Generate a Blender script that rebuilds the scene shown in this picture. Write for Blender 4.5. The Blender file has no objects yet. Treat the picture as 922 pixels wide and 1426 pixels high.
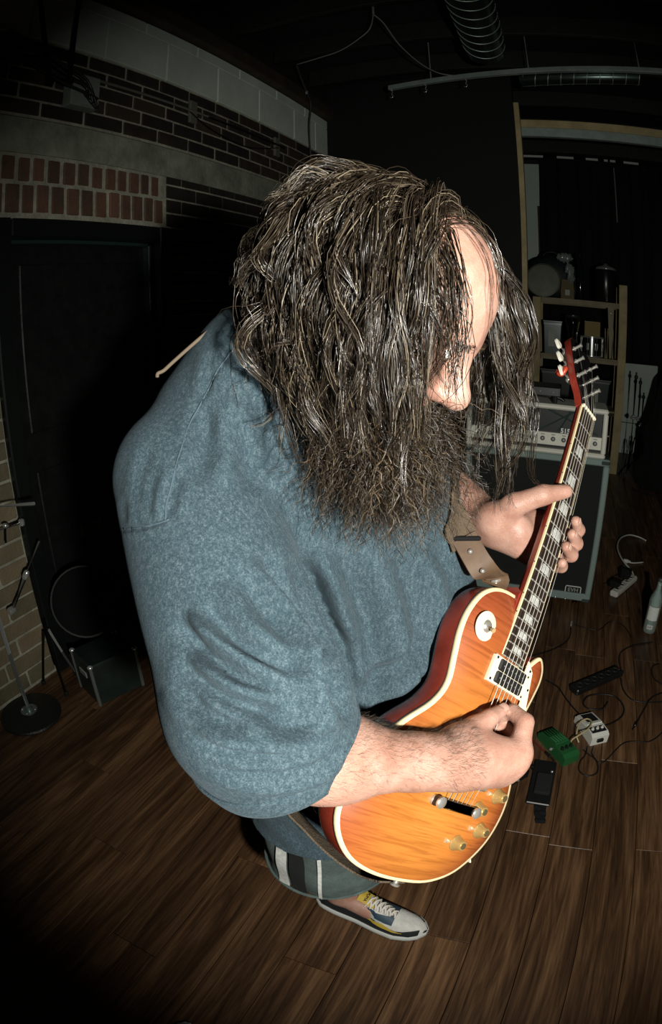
import bpy, math, random
import numpy as np
from mathutils import Vector, Matrix

random.seed(7)
RNG = np.random.default_rng(7)
SC = bpy.context.scene
COL = SC.collection

# ------------------------------------------------------------------ camera (15 mm class fisheye lens)
CAM_M = np.array([[0.91515117, -0.11853309, 0.38528981],
                  [0.40261410, 0.31619871, -0.85902286],
                  [-0.0200055, 0.94125888, 0.33709271]])
CAM_P = np.array([0.0, 0.0, 1.55])
FPX = 800.0
cam_d = bpy.data.cameras.new('camera')
cam_d.type = 'PANO'
cam_d.sensor_fit = 'VERTICAL'
cam_d.sensor_height = 36.0
cam_d.sensor_width = 36.0 * 922 / 1426
cam_d.clip_start = 0.02
for tgt in (cam_d, getattr(cam_d, 'cycles', None)):
    if tgt is None or not hasattr(tgt, 'panorama_type'):
        continue
    tgt.panorama_type = 'FISHEYE_EQUISOLID'
    tgt.fisheye_lens = FPX * 36.0 / 1426
    tgt.fisheye_fov = math.radians(180)
cam = bpy.data.objects.new('camera', cam_d)
COL.objects.link(cam)
_m = Matrix([list(r) + [0] for r in CAM_M] + [[0, 0, 0, 1]])
_m.translation = Vector(CAM_P)
cam.matrix_world = _m
SC.camera = cam

# ------------------------------------------------------------------ light: one flash gun held beside the camera
world = bpy.data.worlds.new('world')
SC.world = world
world.use_nodes = True
world.node_tree.nodes['Background'].inputs[0].default_value = (0, 0, 0, 1)
world.node_tree.nodes['Background'].inputs[1].default_value = 0.0
fl_d = bpy.data.lights.new('flash_offscreen', 'SPOT')
fl_d.energy = 128.0
fl_d.spot_size = math.radians(114)
fl_d.spot_blend = 0.75
fl_d.shadow_soft_size = 0.03
fl_d.color = (1.0, 0.97, 0.90)
flash = bpy.data.objects.new('flash_offscreen', fl_d)
COL.objects.link(flash)
flash.location = (0.38, -0.20, 1.53)
flash.rotation_euler = (Vector((-0.06, 1.2, 1.12)) - Vector((0.38, -0.20, 1.53))).to_track_quat('-Z', 'Y').to_euler()
SC.view_settings.view_transform = 'Standard'
SC.view_settings.look = 'None'
SC.view_settings.exposure = 0.0
SC.view_settings.gamma = 1.0
SC.view_settings.use_curve_mapping = False
SC.cycles.max_bounces = 6
SC.cycles.transparent_max_bounces = 8

# ------------------------------------------------------------------ projection helpers (measuring only)
def ray(u, v):
    p = np.array([u - 461.0, v - 713.0]); r = np.hypot(*p)
    th = 2 * np.arcsin(r / (2 * FPX)); s = np.sin(th) / max(r, 1e-9)
    return CAM_M @ np.array([p[0] * s, -p[1] * s, -np.cos(th)])
def at(u, v, d): return CAM_P + ray(u, v) * d
def onz(u, v, z=0.0):
    r = ray(u, v); return CAM_P + r * (z - CAM_P[2]) / r[2]
def onx(u, v, x):
    r = ray(u, v); return CAM_P + r * x / r[0]
def ony(u, v, y):
    r = ray(u, v); return CAM_P + r * y / r[1]
def proj(P):
    P = np.atleast_2d(np.asarray(P, float))
    c = (P - CAM_P) @ CAM_M
    n = c / np.linalg.norm(c, axis=1)[:, None]
    th = np.arccos(np.clip(-n[:, 2], -1, 1)); rr = np.hypot(n[:, 0], n[:, 1]) + 1e-12
    r = 2 * FPX * np.sin(th / 2)
    return np.c_[461 + n[:, 0] / rr * r, 713 - n[:, 1] / rr * r]

# ------------------------------------------------------------------ materials
MATS = {}
def _nt(name):
    m = bpy.data.materials.new(name); m.use_nodes = True
    nt = m.node_tree; b = nt.nodes['Principled BSDF']
    return m, nt, b
def N(nt, typ, **kw):
    n = nt.nodes.new(typ)
    for k, v in kw.items():
        if k.startswith('i_'): n.inputs[k[2:].replace('_', ' ')].default_value = v
        else: setattr(n, k, v)
    return n
def ramp(nt, fac, stops):
    r = nt.nodes.new('ShaderNodeValToRGB')
    el = r.color_ramp.elements
    while len(el) < len(stops): el.new(0.5)
    for e, (p, c) in zip(el, stops):
        e.position = p; e.color = tuple(c) + (1,) if len(c) == 3 else c
    nt.links.new(fac, r.inputs[0])
    return r.outputs[0]
def plain(name, col, rough=0.5, metal=0.0, spec=0.5, bump=0.0, bscale=80, vary=0.0, vscale=12, coat=0.0, **kw):
    if name in MATS: return MATS[name]
    m, nt, b = _nt(name)
    b.inputs['Base Color'].default_value = tuple(col) + (1,)
    b.inputs['Roughness'].default_value = rough
    b.inputs['Metallic'].default_value = metal
    b.inputs['Specular IOR Level'].default_value = spec
    b.inputs['Coat Weight'].default_value = coat
    tc = N(nt, 'ShaderNodeTexCoord')
    if vary > 0:
        no = N(nt, 'ShaderNodeTexNoise', i_Scale=vscale, i_Detail=6.0, i_Roughness=0.65)
        nt.links.new(tc.outputs['Object'], no.inputs['Vector'])
        lo = [c * (1 - vary) for c in col]; hi = [min(1, c * (1 + vary)) for c in col]
        nt.links.new(ramp(nt, no.outputs['Fac'], [(0.3, lo), (0.7, hi)]), b.inputs['Base Color'])
    if bump > 0:
        nb = N(nt, 'ShaderNodeTexNoise', i_Scale=bscale, i_Detail=4.0)
        nt.links.new(tc.outputs['Object'], nb.inputs['Vector'])
        bp = N(nt, 'ShaderNodeBump', i_Strength=bump, i_Distance=0.01)
        nt.links.new(nb.outputs['Fac'], bp.inputs['Height'])
        nt.links.new(bp.outputs['Normal'], b.inputs['Normal'])
    for k, v in kw.items(): b.inputs[k].default_value = v
    MATS[name] = m
    return m
def glass(name, col, rough=0.02, ior=1.45):
    if name in MATS: return MATS[name]
    m, nt, b = _nt(name)
    b.inputs['Base Color'].default_value = tuple(col) + (1,)
    b.inputs['Roughness'].default_value = rough
    b.inputs['IOR'].default_value = ior
    b.inputs['Transmission Weight'].default_value = 1.0
    MATS[name] = m
    return m

# ------------------------------------------------------------------ mesh building
def unit(v):
    v = np.asarray(v, float); n = np.linalg.norm(v); return v / n if n > 1e-12 else v
def frame(d):
    d = unit(d); a = np.array([0, 0, 1.0]) if abs(d[2]) < 0.9 else np.array([1.0, 0, 0])
    s = unit(np.cross(d, a)); return s, np.cross(s, d), d
class MB:
    def __init__(s): s.v = []; s.f = []
    def add(s, vs, fs):
        o = len(s.v); s.v += [tuple(map(float, p)) for p in vs]; s.f += [tuple(i + o for i in f) for f in fs]; return s
    def box(s, c, size, rot=None, ch=0.0):
        x, y, z = [k / 2 for k in size]
        if ch <= 0:
            P = [(-x, -y, -z), (x, -y, -z), (x, y, -z), (-x, y, -z), (-x, -y, z), (x, -y, z), (x, y, z), (-x, y, z)]
            Fc = [(0, 3, 2, 1), (4, 5, 6, 7), (0, 1, 5, 4), (1, 2, 6, 5), (2, 3, 7, 6), (3, 0, 4, 7)]
        else:
            P = []; Fc = []
            idx = {}
            for a in (-1, 1):
                for b in (-1, 1):
                    for e in (-1, 1):
                        for k in range(3):
                            q = [a * x, b * y, e * z]
                            for j in range(3):
                                if j != k: q[j] -= math.copysign(ch, q[j])
                            idx[(a, b, e, k)] = len(P); P.append(tuple(q))
            cyc = [(-1, -1), (1, -1), (1, 1), (-1, 1)]
            for k in range(3):
                for sg in (-1, 1):
                    L = []
                    for a, b in cyc:
                        t = [0, 0, 0]; t[k] = sg; t[(k + 1) % 3] = a; t[(k + 2) % 3] = b
                        L.append(idx[(t[0], t[1], t[2], k)])
                    Fc.append(tuple(L if sg > 0 else L[::-1]))
            for k in range(3):
                i, j = (k + 1) % 3, (k + 2) % 3
                for a in (-1, 1):
                    for b in (-1, 1):
                        t0 = [0, 0, 0]; t0[i] = a; t0[j] = b; t0[k] = -1; t1 = list(t0); t1[k] = 1
                        q = [idx[tuple(t0) + (i,)], idx[tuple(t1) + (i,)], idx[tuple(t1) + (j,)], idx[tuple(t0) + (j,)]]
                        Fc.append(tuple(q if a * b < 0 else q[::-1]))
            for a in (-1, 1):
                for b in (-1, 1):
                    for e in (-1, 1):
                        q = [idx[(a, b, e, 0)], idx[(a, b, e, 1)], idx[(a, b, e, 2)]]
                        Fc.append(tuple(q if a * b * e > 0 else q[::-1]))
        P = np.array(P)
        if rot is not None: P = P @ np.asarray(rot).T
        return s.add(P + np.asarray(c), Fc)
    def tube(s, pts, r, n=8, cap=True, flat=None):
        pts = [np.asarray(p, float) for p in pts]
        m = len(pts); rs = r if hasattr(r, '__len__') else [r] * m
        vs = []; fs = []; a = None
        for i, p in enumerate(pts):
            d = unit(pts[min(i + 1, m - 1)] - pts[max(i - 1, 0)])
            if a is None: a, b, _ = frame(d)
            else:
                a = unit(a - d * (a @ d)); b = np.cross(d, a)
            for k in range(n):
                t = 2 * math.pi * k / n
                vs.append(p + rs[i] * (math.cos(t) * a + math.sin(t) * b))
        for i in range(m - 1):
            for k in range(n):
                fs.append((i * n + k, i * n + (k + 1) % n, (i + 1) * n + (k + 1) % n, (i + 1) * n + k))
        if cap:
            fs.append(tuple(range(n))[::-1]); fs.append(tuple((m - 1) * n + k for k in range(n)))
        return s.add(vs, fs)
    def cyl(s, a, b, r, r2=None, n=20): return s.tube([a, b], [r, r if r2 is None else r2], n)
    def lathe(s, o, axis, prof, n=28, cap=True):
        A, B, D = frame(axis); vs = []; fs = []; o = np.asarray(o, float)
        for r, h in prof:
            for k in range(n):
                t = 2 * math.pi * k / n
                vs.append(o + D * h + max(r, 1e-5) * (math.cos(t) * A + math.sin(t) * B))
        m = len(prof)
        for i in range(m - 1):
            for k in range(n):
                fs.append((i * n + k, i * n + (k + 1) % n, (i + 1) * n + (k + 1) % n, (i + 1) * n + k))
        if cap:
            fs.append(tuple(range(n))[::-1]); fs.append(tuple((m - 1) * n + k for k in range(n)))
        return s.add(vs, fs)
    def prism(s, pts, z0, z1, M=None):
        n = len(pts)
        vs = [(x, y, z0) for x, y in pts] + [(x, y, z1) for x, y in pts]
        ar = sum(pts[i][0] * pts[(i + 1) % n][1] - pts[(i + 1) % n][0] * pts[i][1] for i in range(n))
        bot = tuple(range(n)); top = tuple(range(n, 2 * n))
        side = [(i, (i + 1) % n, n + (i + 1) % n, n + i) for i in range(n)]
        fs = [bot[::-1], top] + side
        if ar < 0: fs = [f[::-1] for f in fs]
        vs = np.array(vs)
        if M is not None: vs = vs @ np.asarray(M[0]).T + np.asarray(M[1])
        return s.add(vs, fs)
    def strip(s, rows, closed=False):
        n = len(rows[0]); vs = [p for r in rows for p in r]; fs = []
        for i in range(len(rows) - 1):
            for k in range(n if closed else n - 1):
                fs.append((i * n + k, i * n + (k + 1) % n, (i + 1) * n + (k + 1) % n, (i + 1) * n + k))
        return s.add(vs, fs)
    def mesh(s, name):
        me = bpy.data.meshes.new(name); me.from_pydata(s.v, [], s.f); me.update(); return me
    def build(s, name, mat, parent=None, smooth=False, auto=None, **kw):
        return obj(name, s.mesh(name), mat, parent, smooth, auto)
def wmat(o):
    return o.matrix_basis.copy() if o.parent is None else wmat(o.parent) @ o.matrix_parent_inverse @ o.matrix_basis
def obj(name, me, mat, parent=None, smooth=False, auto=None, local=False):
    """links a mesh given in world coordinates (or in its parent's, local=True) as one object"""
    o = bpy.data.objects.new(name, me); COL.objects.link(o)
    if mat is not None and not me.materials: me.materials.append(mat)
    if smooth or auto:
        me.polygons.foreach_set('use_smooth', [True] * len(me.polygons))
        if auto: me.set_sharp_from_angle(angle=math.radians(auto))
    if parent is not None:
        o.parent = parent
        if not local: o.matrix_parent_inverse = wmat(parent).inverted()
    return o
def tag(o, label=None, cat=None, group=None, kind=None):
    for k, v in (('label', label), ('category', cat), ('group', group), ('kind', kind)):
        if v: o[k] = v
    return o
def thing(name, label, cat, loc=(0, 0, 0), group=None, mat=None):
    o = bpy.data.objects.new(name, None); COL.objects.link(o)
    o.empty_display_size = 0.05
    if mat is not None: o.matrix_basis = mat
    else: o.location = Vector([float(c) for c in loc])
    return tag(o, label, cat, group)
def struct(name, mb, mat, **kw):
    return tag(mb.build(name, mat, **kw), kind='structure')
def smoothpts(P, n=6, closed=False):
    P = [np.asarray(p, float) for p in P]; out = []; m = len(P)
    for i in range(m if closed else m - 1):
        g = lambda k: P[k % m] if closed else P[min(max(k, 0), m - 1)]
        a, b, c, d = g(i - 1), g(i), g(i + 1), g(i + 2)
        for t in np.arange(n) / n:
            out.append(0.5 * (2 * b + (c - a) * t + (2 * a - 5 * b + 4 * c - d) * t * t + (3 * b - a - 3 * c + d) * t ** 3))
    if not closed: out.append(P[-1])
    return out
def text_part(txt, size, mat, parent, M, name='lettering', ext=0.0005, bold=0.0):
    cu = bpy.data.curves.new(name, 'FONT'); cu.body = txt; cu.size = size; cu.extrude = ext; cu.offset = bold
    cu.align_x = 'CENTER'; cu.align_y = 'CENTER'; cu.resolution_u = 3
    o = bpy.data.objects.new('tmp_text', cu); COL.objects.link(o)
    dg = bpy.context.evaluated_depsgraph_get()
    me = bpy.data.meshes.new_from_object(o.evaluated_get(dg)); bpy.data.objects.remove(o)
    me.transform(M)
    me.materials.clear()
    return obj(name, me, mat, parent)

# ================================================================== the room
WX = -2.10            # brick wall plane
YB = 4.76             # black partition
def wood_floor_mat():
    m, nt, b = _nt('floor_wood')
    tc = N(nt, 'ShaderNodeTexCoord'); oi = N(nt, 'ShaderNodeObjectInfo')
    off = N(nt, 'ShaderNodeVectorMath', operation='MULTIPLY_ADD')
    cm = N(nt, 'ShaderNodeCombineXYZ')
    for i in range(3): nt.links.new(oi.outputs['Random'], cm.inputs[i])
    nt.links.new(cm.outputs[0], off.inputs[0]); off.inputs[1].default_value = (37, 91, 13)
    nt.links.new(tc.outputs['Object'], off.inputs[2])
    mp = N(nt, 'ShaderNodeMapping'); mp.inputs['Scale'].default_value = (22, 1.5, 8)
    nt.links.new(off.outputs[0], mp.inputs['Vector'])
    n1 = N(nt, 'ShaderNodeTexNoise', i_Scale=1.0, i_Detail=8.0, i_Roughness=0.62, i_Distortion=1.4)
    nt.links.new(mp.outputs[0], n1.inputs['Vector'])
    mp2 = N(nt, 'ShaderNodeMapping'); mp2.inputs['Scale'].default_value = (140, 5, 8)
    nt.links.new(off.outputs[0], mp2.inputs['Vector'])
    n2 = N(nt, 'ShaderNodeTexNoise', i_Scale=1.0, i_Detail=3.0, i_Roughness=0.6, i_Distortion=0.6)
    nt.links.new(mp2.outputs[0], n2.inputs['Vector'])
    c1 = ramp(nt, n1.outputs['Fac'], [(0.25, (0.020, 0.010, 0.006)), (0.45, (0.080, 0.041, 0.019)), (0.6, (0.152, 0.082, 0.039)), (0.78, (0.24, 0.138, 0.070))])
    mx = N(nt, 'ShaderNodeMix', data_type='RGBA', blend_type='MULTIPLY'); mx.inputs['Factor'].default_value = 0.6
    c2 = ramp(nt, n2.outputs['Fac'], [(0.35, (0.35, 0.33, 0.3)), (0.62, (1.1, 1.08, 1.05))])
    nt.links.new(c1, mx.inputs['A']); nt.links.new(c2, mx.inputs['B'])
    hv = N(nt, 'ShaderNodeHueSaturation'); nt.links.new(mx.outputs['Result'], hv.inputs['Color'])
    mr = N(nt, 'ShaderNodeMapRange'); mr.inputs['To Min'].default_value = 0.72; mr.inputs['To Max'].default_value = 1.35
    nt.links.new(oi.outputs['Random'], mr.inputs['Value']); nt.links.new(mr.outputs[0], hv.inputs['Value'])
    nt.links.new(hv.outputs[0], b.inputs['Base Color'])
    b.inputs['Roughness'].default_value = 0.42
    b.inputs['Specular IOR Level'].default_value = 0.45
    bp = N(nt, 'ShaderNodeBump', i_Strength=0.25, i_Distance=0.004)
    nt.links.new(n1.outputs['Fac'], bp.inputs['Height']); nt.links.new(bp.outputs[0], b.inputs['Normal'])
    return m
M_FLOOR = wood_floor_mat()
M_GAP = plain('plank_gap', (0.06, 0.036, 0.022), 0.8)
floor = struct('floor', MB().box((0.05, 3.3, -0.03), (4.3, 8.6, 0.03)), M_GAP)
PW = 0.157; PL = 1.22
plank_me = {}
def plank(x0, y0, y1):
    L = round(y1 - y0, 3)
    if L not in plank_me:
        w = PW - 0.0020; mb = MB(); c = 0.0012; h = 0.0155
        l = L - 0.0016
        P = [(-w/2, -l/2, -h), (w/2, -l/2, -h), (w/2, l/2, -h), (-w/2, l/2, -h),
             (-w/2, -l/2, -c), (w/2, -l/2, -c), (w/2, l/2, -c), (-w/2, l/2, -c),
             (-w/2+c, -l/2+c, 0), (w/2-c, -l/2+c, 0), (w/2-c, l/2-c, 0), (-w/2+c, l/2-c, 0)]
        Fc = [(8, 9, 10, 11)] + [(a, b, b + 4, a + 4) for a, b in ((0, 1), (1, 2), (2, 3), (3, 0), (4, 5), (5, 6), (6, 7), (7, 4))]
        mb.add(P, Fc); plank_me[L] = mb.mesh('plank'); plank_me[L].materials.append(M_FLOOR)
    o = bpy.data.objects.new('plank', plank_me[L]); COL.objects.link(o)
    o.parent = floor; o.location = (x0 + PW / 2, (y0 + y1) / 2, 0)
ENDS = {13: 0.81, 14: 1.283, 17: 1.272}
k = 0
x = 0.036 - PW * 14
ri = 0
while x < 2.2:
    ph = ENDS.get(ri, (ri * 0.47 + 0.3) % PL)
    ph = ph % PL - PL
    y = -1.0
    ys = [-1.0]
    yy = ph - PL
    while yy < 7.6:
        if yy > -0.9: ys.append(yy)
        yy += PL
    ys.append(7.6)
    xa = x
    for a, b in zip(ys[:-1], ys[1:]):
        if b - a > 0.05: plank(xa, a, b)
    x += PW; ri += 1

def brick_mat(name, cols, bump=0.5):
    m, nt, b = _nt(name)
    tc = N(nt, 'ShaderNodeTexCoord'); oi = N(nt, 'ShaderNodeObjectInfo')
    ge = N(nt, 'ShaderNodeNewGeometry')
    no = N(nt, 'ShaderNodeTexNoise', i_Scale=9.0, i_Detail=7.0, i_Roughness=0.7)
    nt.links.new(ge.outputs['Position'], no.inputs['Vector'])
    ad = N(nt, 'ShaderNodeMath', operation='MULTIPLY_ADD'); ad.inputs[1].default_value = 0.45
    nt.links.new(oi.outputs['Random'], ad.inputs[0])
    sb = N(nt, 'ShaderNodeMath', operation='MULTIPLY'); sb.inputs[1].default_value = 0.75
    nt.links.new(no.outputs['Fac'], sb.inputs[0]); nt.links.new(sb.outputs[0], ad.inputs[2])
    nt.links.new(ramp(nt, ad.outputs[0], cols), b.inputs['Base Color'])
    b.inputs['Roughness'].default_value = 0.75
    n2 = N(nt, 'ShaderNodeTexNoise', i_Scale=70.0, i_Detail=5.0)
    nt.links.new(ge.outputs['Position'], n2.inputs['Vector'])
    bp = N(nt, 'ShaderNodeBump', i_Strength=bump, i_Distance=0.006)
    nt.links.new(n2.outputs['Fac'], bp.inputs['Height']); nt.links.new(bp.outputs[0], b.inputs['Normal'])
    return m
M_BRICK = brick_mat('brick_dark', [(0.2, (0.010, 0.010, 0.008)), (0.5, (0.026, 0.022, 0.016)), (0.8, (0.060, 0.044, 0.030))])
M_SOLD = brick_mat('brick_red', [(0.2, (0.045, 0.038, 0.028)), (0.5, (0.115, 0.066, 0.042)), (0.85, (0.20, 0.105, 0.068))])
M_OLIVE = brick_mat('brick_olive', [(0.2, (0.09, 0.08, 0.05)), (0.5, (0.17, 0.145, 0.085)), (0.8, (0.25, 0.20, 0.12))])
M_MORTAR = plain('mortar', (0.38, 0.38, 0.29), 0.9, bump=0.6, bscale=60, vary=0.35, vscale=9)
M_CONC = plain('lintel_concrete', (0.26, 0.29, 0.22), 0.85, bump=0.4, bscale=35, vary=0.45, vscale=5)
M_BLOCK = plain('painted_block', (0.76, 0.88, 0.77), 0.6, bump=0.3, bscale=120, vary=0.12, vscale=3)
DY0, DY1, DZ = 1.36, 2.52, 2.11      # door opening
wl = MB()
WT = 0.20
def wallbox(y0, y1, z0, z1): wl.box((WX - WT / 2 - 0.008, (y0 + y1) / 2, (z0 + z1) / 2), (WT, y1 - y0, z1 - z0))
wallbox(-1.0, DY0, 0, DZ); wallbox(DY1, YB, 0, DZ); wallbox(-1.0, YB, DZ, 3.80)
wall_left = struct('wall_left', wl, M_MORTAR)
brick_cache = {}
def brick(y, z, ly, lz, mat, proud=0.0, name='brick'):
    key = (round(ly, 3), round(lz, 3), mat.name)
    if key not in brick_cache:
        mb = MB().box((0, 0, 0), (0.05, ly, lz), ch=0.004)
        brick_cache[key] = mb.mesh(name); brick_cache[key].materials.append(mat)
    o = bpy.data.objects.new(name, brick_cache[key]); COL.objects.link(o)
    o.parent = wall_left; o.location = (WX - 0.025 + proud, y, z)
    o.rotation_euler = (random.uniform(-.008, .008), random.uniform(-.012, .012), random.uniform(-.012, .012))
    return o
BL, BH, MJ = 0.285, 0.0878, 0.013
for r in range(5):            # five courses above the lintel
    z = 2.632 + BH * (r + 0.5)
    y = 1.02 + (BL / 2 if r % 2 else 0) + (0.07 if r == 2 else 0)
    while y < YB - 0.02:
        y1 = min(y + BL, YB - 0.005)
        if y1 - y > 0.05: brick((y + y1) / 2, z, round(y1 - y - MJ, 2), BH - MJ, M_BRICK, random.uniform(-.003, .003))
        y += BL
# two rows of brick on end over the door
ybk = [1.20]
while ybk[-1] < 2.42: ybk.append(ybk[-1] + random.choice([0.085, 0.09, 0.096]))
for a, b in zip(ybk[:-1], ybk[1:]):
    brick((a + b) / 2, 2.355 + random.uniform(-.004, .004), b - a - 0.024, 0.115, M_SOLD, random.uniform(-.004, .004))
    brick((a + b) / 2 + 0.03, 2.21 + random.uniform(-.003, .003), b - a - 0.02, 0.135, M_SOLD, random.uniform(-.004, .004))
# left of the door, down to the floor (seen behind the stands)
for r in range(13):
    z = 0.012 + BH * (r + 0.5)
    if r < 13:
        e = DY0 - 0.008
        L = BL if r % 2 else BL * 0.62
        brick(e - L / 2, z, L - MJ, BH - MJ, M_OLIVE, random.uniform(-.004, .004))
        brick(e - L - BL / 2, z, BL - MJ, BH - MJ, M_OLIVE, random.uniform(-.004, .004))
# everything else on this wall: joined courses in the dark
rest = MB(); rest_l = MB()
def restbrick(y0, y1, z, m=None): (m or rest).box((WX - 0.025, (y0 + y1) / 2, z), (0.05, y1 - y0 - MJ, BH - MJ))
for r in range(29):
    z = 0.012 + BH * (r + 0.5)
    y = DY1 + 0.008 - (BL / 2 if r % 2 else 0)
    while y < YB:
        a = max(y, DY1 + 0.008); b = min(y + BL, YB)
        if b - a > 0.05: restbrick(a, b, z)
        y += BL
    if r >= 13 and z < 2.4:
        y = DY0 - 0.008
        while y > -0.9:
            restbrick(y - BL, y, z, rest_l); y -= BL
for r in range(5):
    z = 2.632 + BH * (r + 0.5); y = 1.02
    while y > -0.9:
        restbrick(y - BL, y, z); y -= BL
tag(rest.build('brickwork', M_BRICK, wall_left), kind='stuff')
tag(rest_l.build('brickwork', M_OLIVE, wall_left), kind='stuff')
MB().box((WX - 0.015, 1.90, 2.525), (0.055, 5.6, 0.185), ch=0.01).build('concrete_lintel', M_CONC, wall_left)
# white painted blocks above
yj = [-0.9, -0.1, 0.42, 0.94, 1.45, 1.97, 2.487, 3.017, 3.55, 4.10, 4.50, YB]
for a, b in zip(yj[:-1], yj[1:]):
    MB().box((WX - 0.015, (a + b) / 2, 3.215), (0.05, b - a - 0.008, 0.275), ch=0.004).build('block', M_BLOCK, wall_left)
yj2 = [-0.9, 0.2, 0.72, 1.24, 1.76, 2.28, 2.78, 3.28, 3.81, 4.3, YB]
for a, b in zip(yj2[:-1], yj2[1:]):
    MB().box((WX - 0.015, (a + b) / 2, 3.40), (0.05, b - a - 0.008, 0.085), ch=0.004).build('block', M_BLOCK, wall_left)
M_TIMB = plain('old_timber', (0.055, 0.040, 0.022), 0.75, bump=0.4, bscale=30, vary=0.4, vscale=6)
struct('trim_41', MB().box((WX + 0.012, 1.9, 3.685), (0.04, 5.7, 0.225)), plain('dark_board', (0.012, 0.011, 0.009), 0.8))
struct('trim_1', MB().box((WX + 0.035, 1.9, 3.505), (0.09, 5.7, 0.115), ch=0.006), M_TIMB)

# black door with its frame
M_BLK = plain('black_paint', (0.0065, 0.0085, 0.0075), 0.45, bump=0.25, bscale=18, vary=0.5, vscale=14)
M_BLKG = plain('black_gloss', (0.008, 0.011, 0.010), 0.35, spec=0.4)
M_TEAL = plain('dark_teal_gloss', (0.02, 0.04, 0.038), 0.3)
dr = MB().box((WX - 0.10, (DY0 + DY1) / 2, 1.02), (0.045, DY1 - DY0 - 0.17, 2.0), ch=0.004)
door = struct('door_1', dr, M_BLK)
for z, h in ((1.52, 0.78), (0.55, 0.80)):
    MB().box((WX - 0.075, (DY0 + DY1) / 2, z), (0.012, 0.78, h), ch=0.005).build('door_panel', M_BLK, door)
fr = MB()
for y in (DY0 + 0.035, DY1 - 0.035): fr.box((WX - 0.045, y, 1.055), (0.15, 0.085, 2.11), ch=0.006)
fr.box((WX - 0.045, (DY0 + DY1) / 2, 2.065), (0.15, DY1 - DY0 - 0.16, 0.085), ch=0.006)
fr.build('door_frame', M_BLKG, door)
for y in (DY0 + 0.095, DY1 - 0.095):
    MB().box((WX - 0.06, y, 1.01), (0.05, 0.022, 2.0), ch=0.004).build('door_stop', M_TEAL, door)
MB().box((WX - 0.06, (DY0 + DY1) / 2, 2.012), (0.05, DY1 - DY0 - 0.22, 0.02), ch=0.004).build('door_stop', M_TEAL, door)
MB().box((WX - 0.065, 1.835, 0.58), (0.012, 0.15, 0.065), ch=0.002).build('door_plate', plain('dull_plate', (0.10, 0.11, 0.09), 0.6), door)
kb = MB().lathe((WX - 0.075, DY1 - 0.16, 1.0), (1, 0, 0), [(0.028, 0), (0.028, 0.008), (0.012, 0.012), (0.012, 0.04), (0.026, 0.05), (0.028, 0.065), (0.018, 0.078), (0.0, 0.08)])
kb.build('door_knob', plain('dark_chrome', (0.2, 0.21, 0.2), 0.25, 1.0), door, smooth=True)

# black partition at the end of the brick wall and the header over the opening
M_BLACK = plain('black_wall', (0.004, 0.005, 0.0045), 0.8)
struct('wall_back', MB().box(((WX - 0.25 - 0.41) / 2, YB + 0.06, 1.9), (-0.41 - (WX - 0.25), 0.12, 3.8)), M_BLACK)
M_PINE = plain('raw_pine', (0.50, 0.41, 0.21), 0.7, bump=0.3, bscale=25, vary=0.25, vscale=7)
struct('trim_2', MB().box((-0.385, YB + 0.045, 1.75), (0.045, 0.09, 3.5), ch=0.003), M_PINE)
M_GALV = plain('galvanised', (0.55, 0.68, 0.62), 0.4, 0.6, vary=0.2, vscale=9)
struct('trim_3', MB().box((0.92, YB + 0.04, 3.215), (2.56, 0.05, 0.085), ch=0.003), M_GALV)
tb = MB().box((0.92, YB + 0.07, 3.30), (2.56, 0.09, 0.075), ch=0.003)
struct('trim_4', tb, M_PINE)
struct('wall_right', MB().box((2.26, 3.3, 1.9), (0.12, 8.6, 3.8)), M_BLACK)
struct('wall_far', MB().box((0.05, 7.66, 1.9), (4.3, 0.12, 3.8)), plain('far_wall', (0.015, 0.018, 0.016), 0.8))
struct('wall_rear', MB().box((0.05, -1.06, 1.9), (4.6, 0.12, 3.8)), M_BLACK)
struct('ceiling', MB().box((0.05, 3.3, 3.86), (4.6, 8.8, 0.12)), plain('ceiling_black', (0.006, 0.008, 0.007), 0.8))
M_JOIST = plain('joist_black', (0.012, 0.014, 0.011), 0.6, bump=0.3, bscale=20, vary=0.3)
for i, y in enumerate((0.7, 1.3, 1.9, 2.5, 3.1, 3.7, 4.3, 5.2, 6.0, 6.8)):
    tag(MB().box((0.08, y, 3.72), (4.24, 0.045, 0.16), ch=0.004).build('trim_%d' % (5 + i), M_JOIST), kind='structure')

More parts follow.
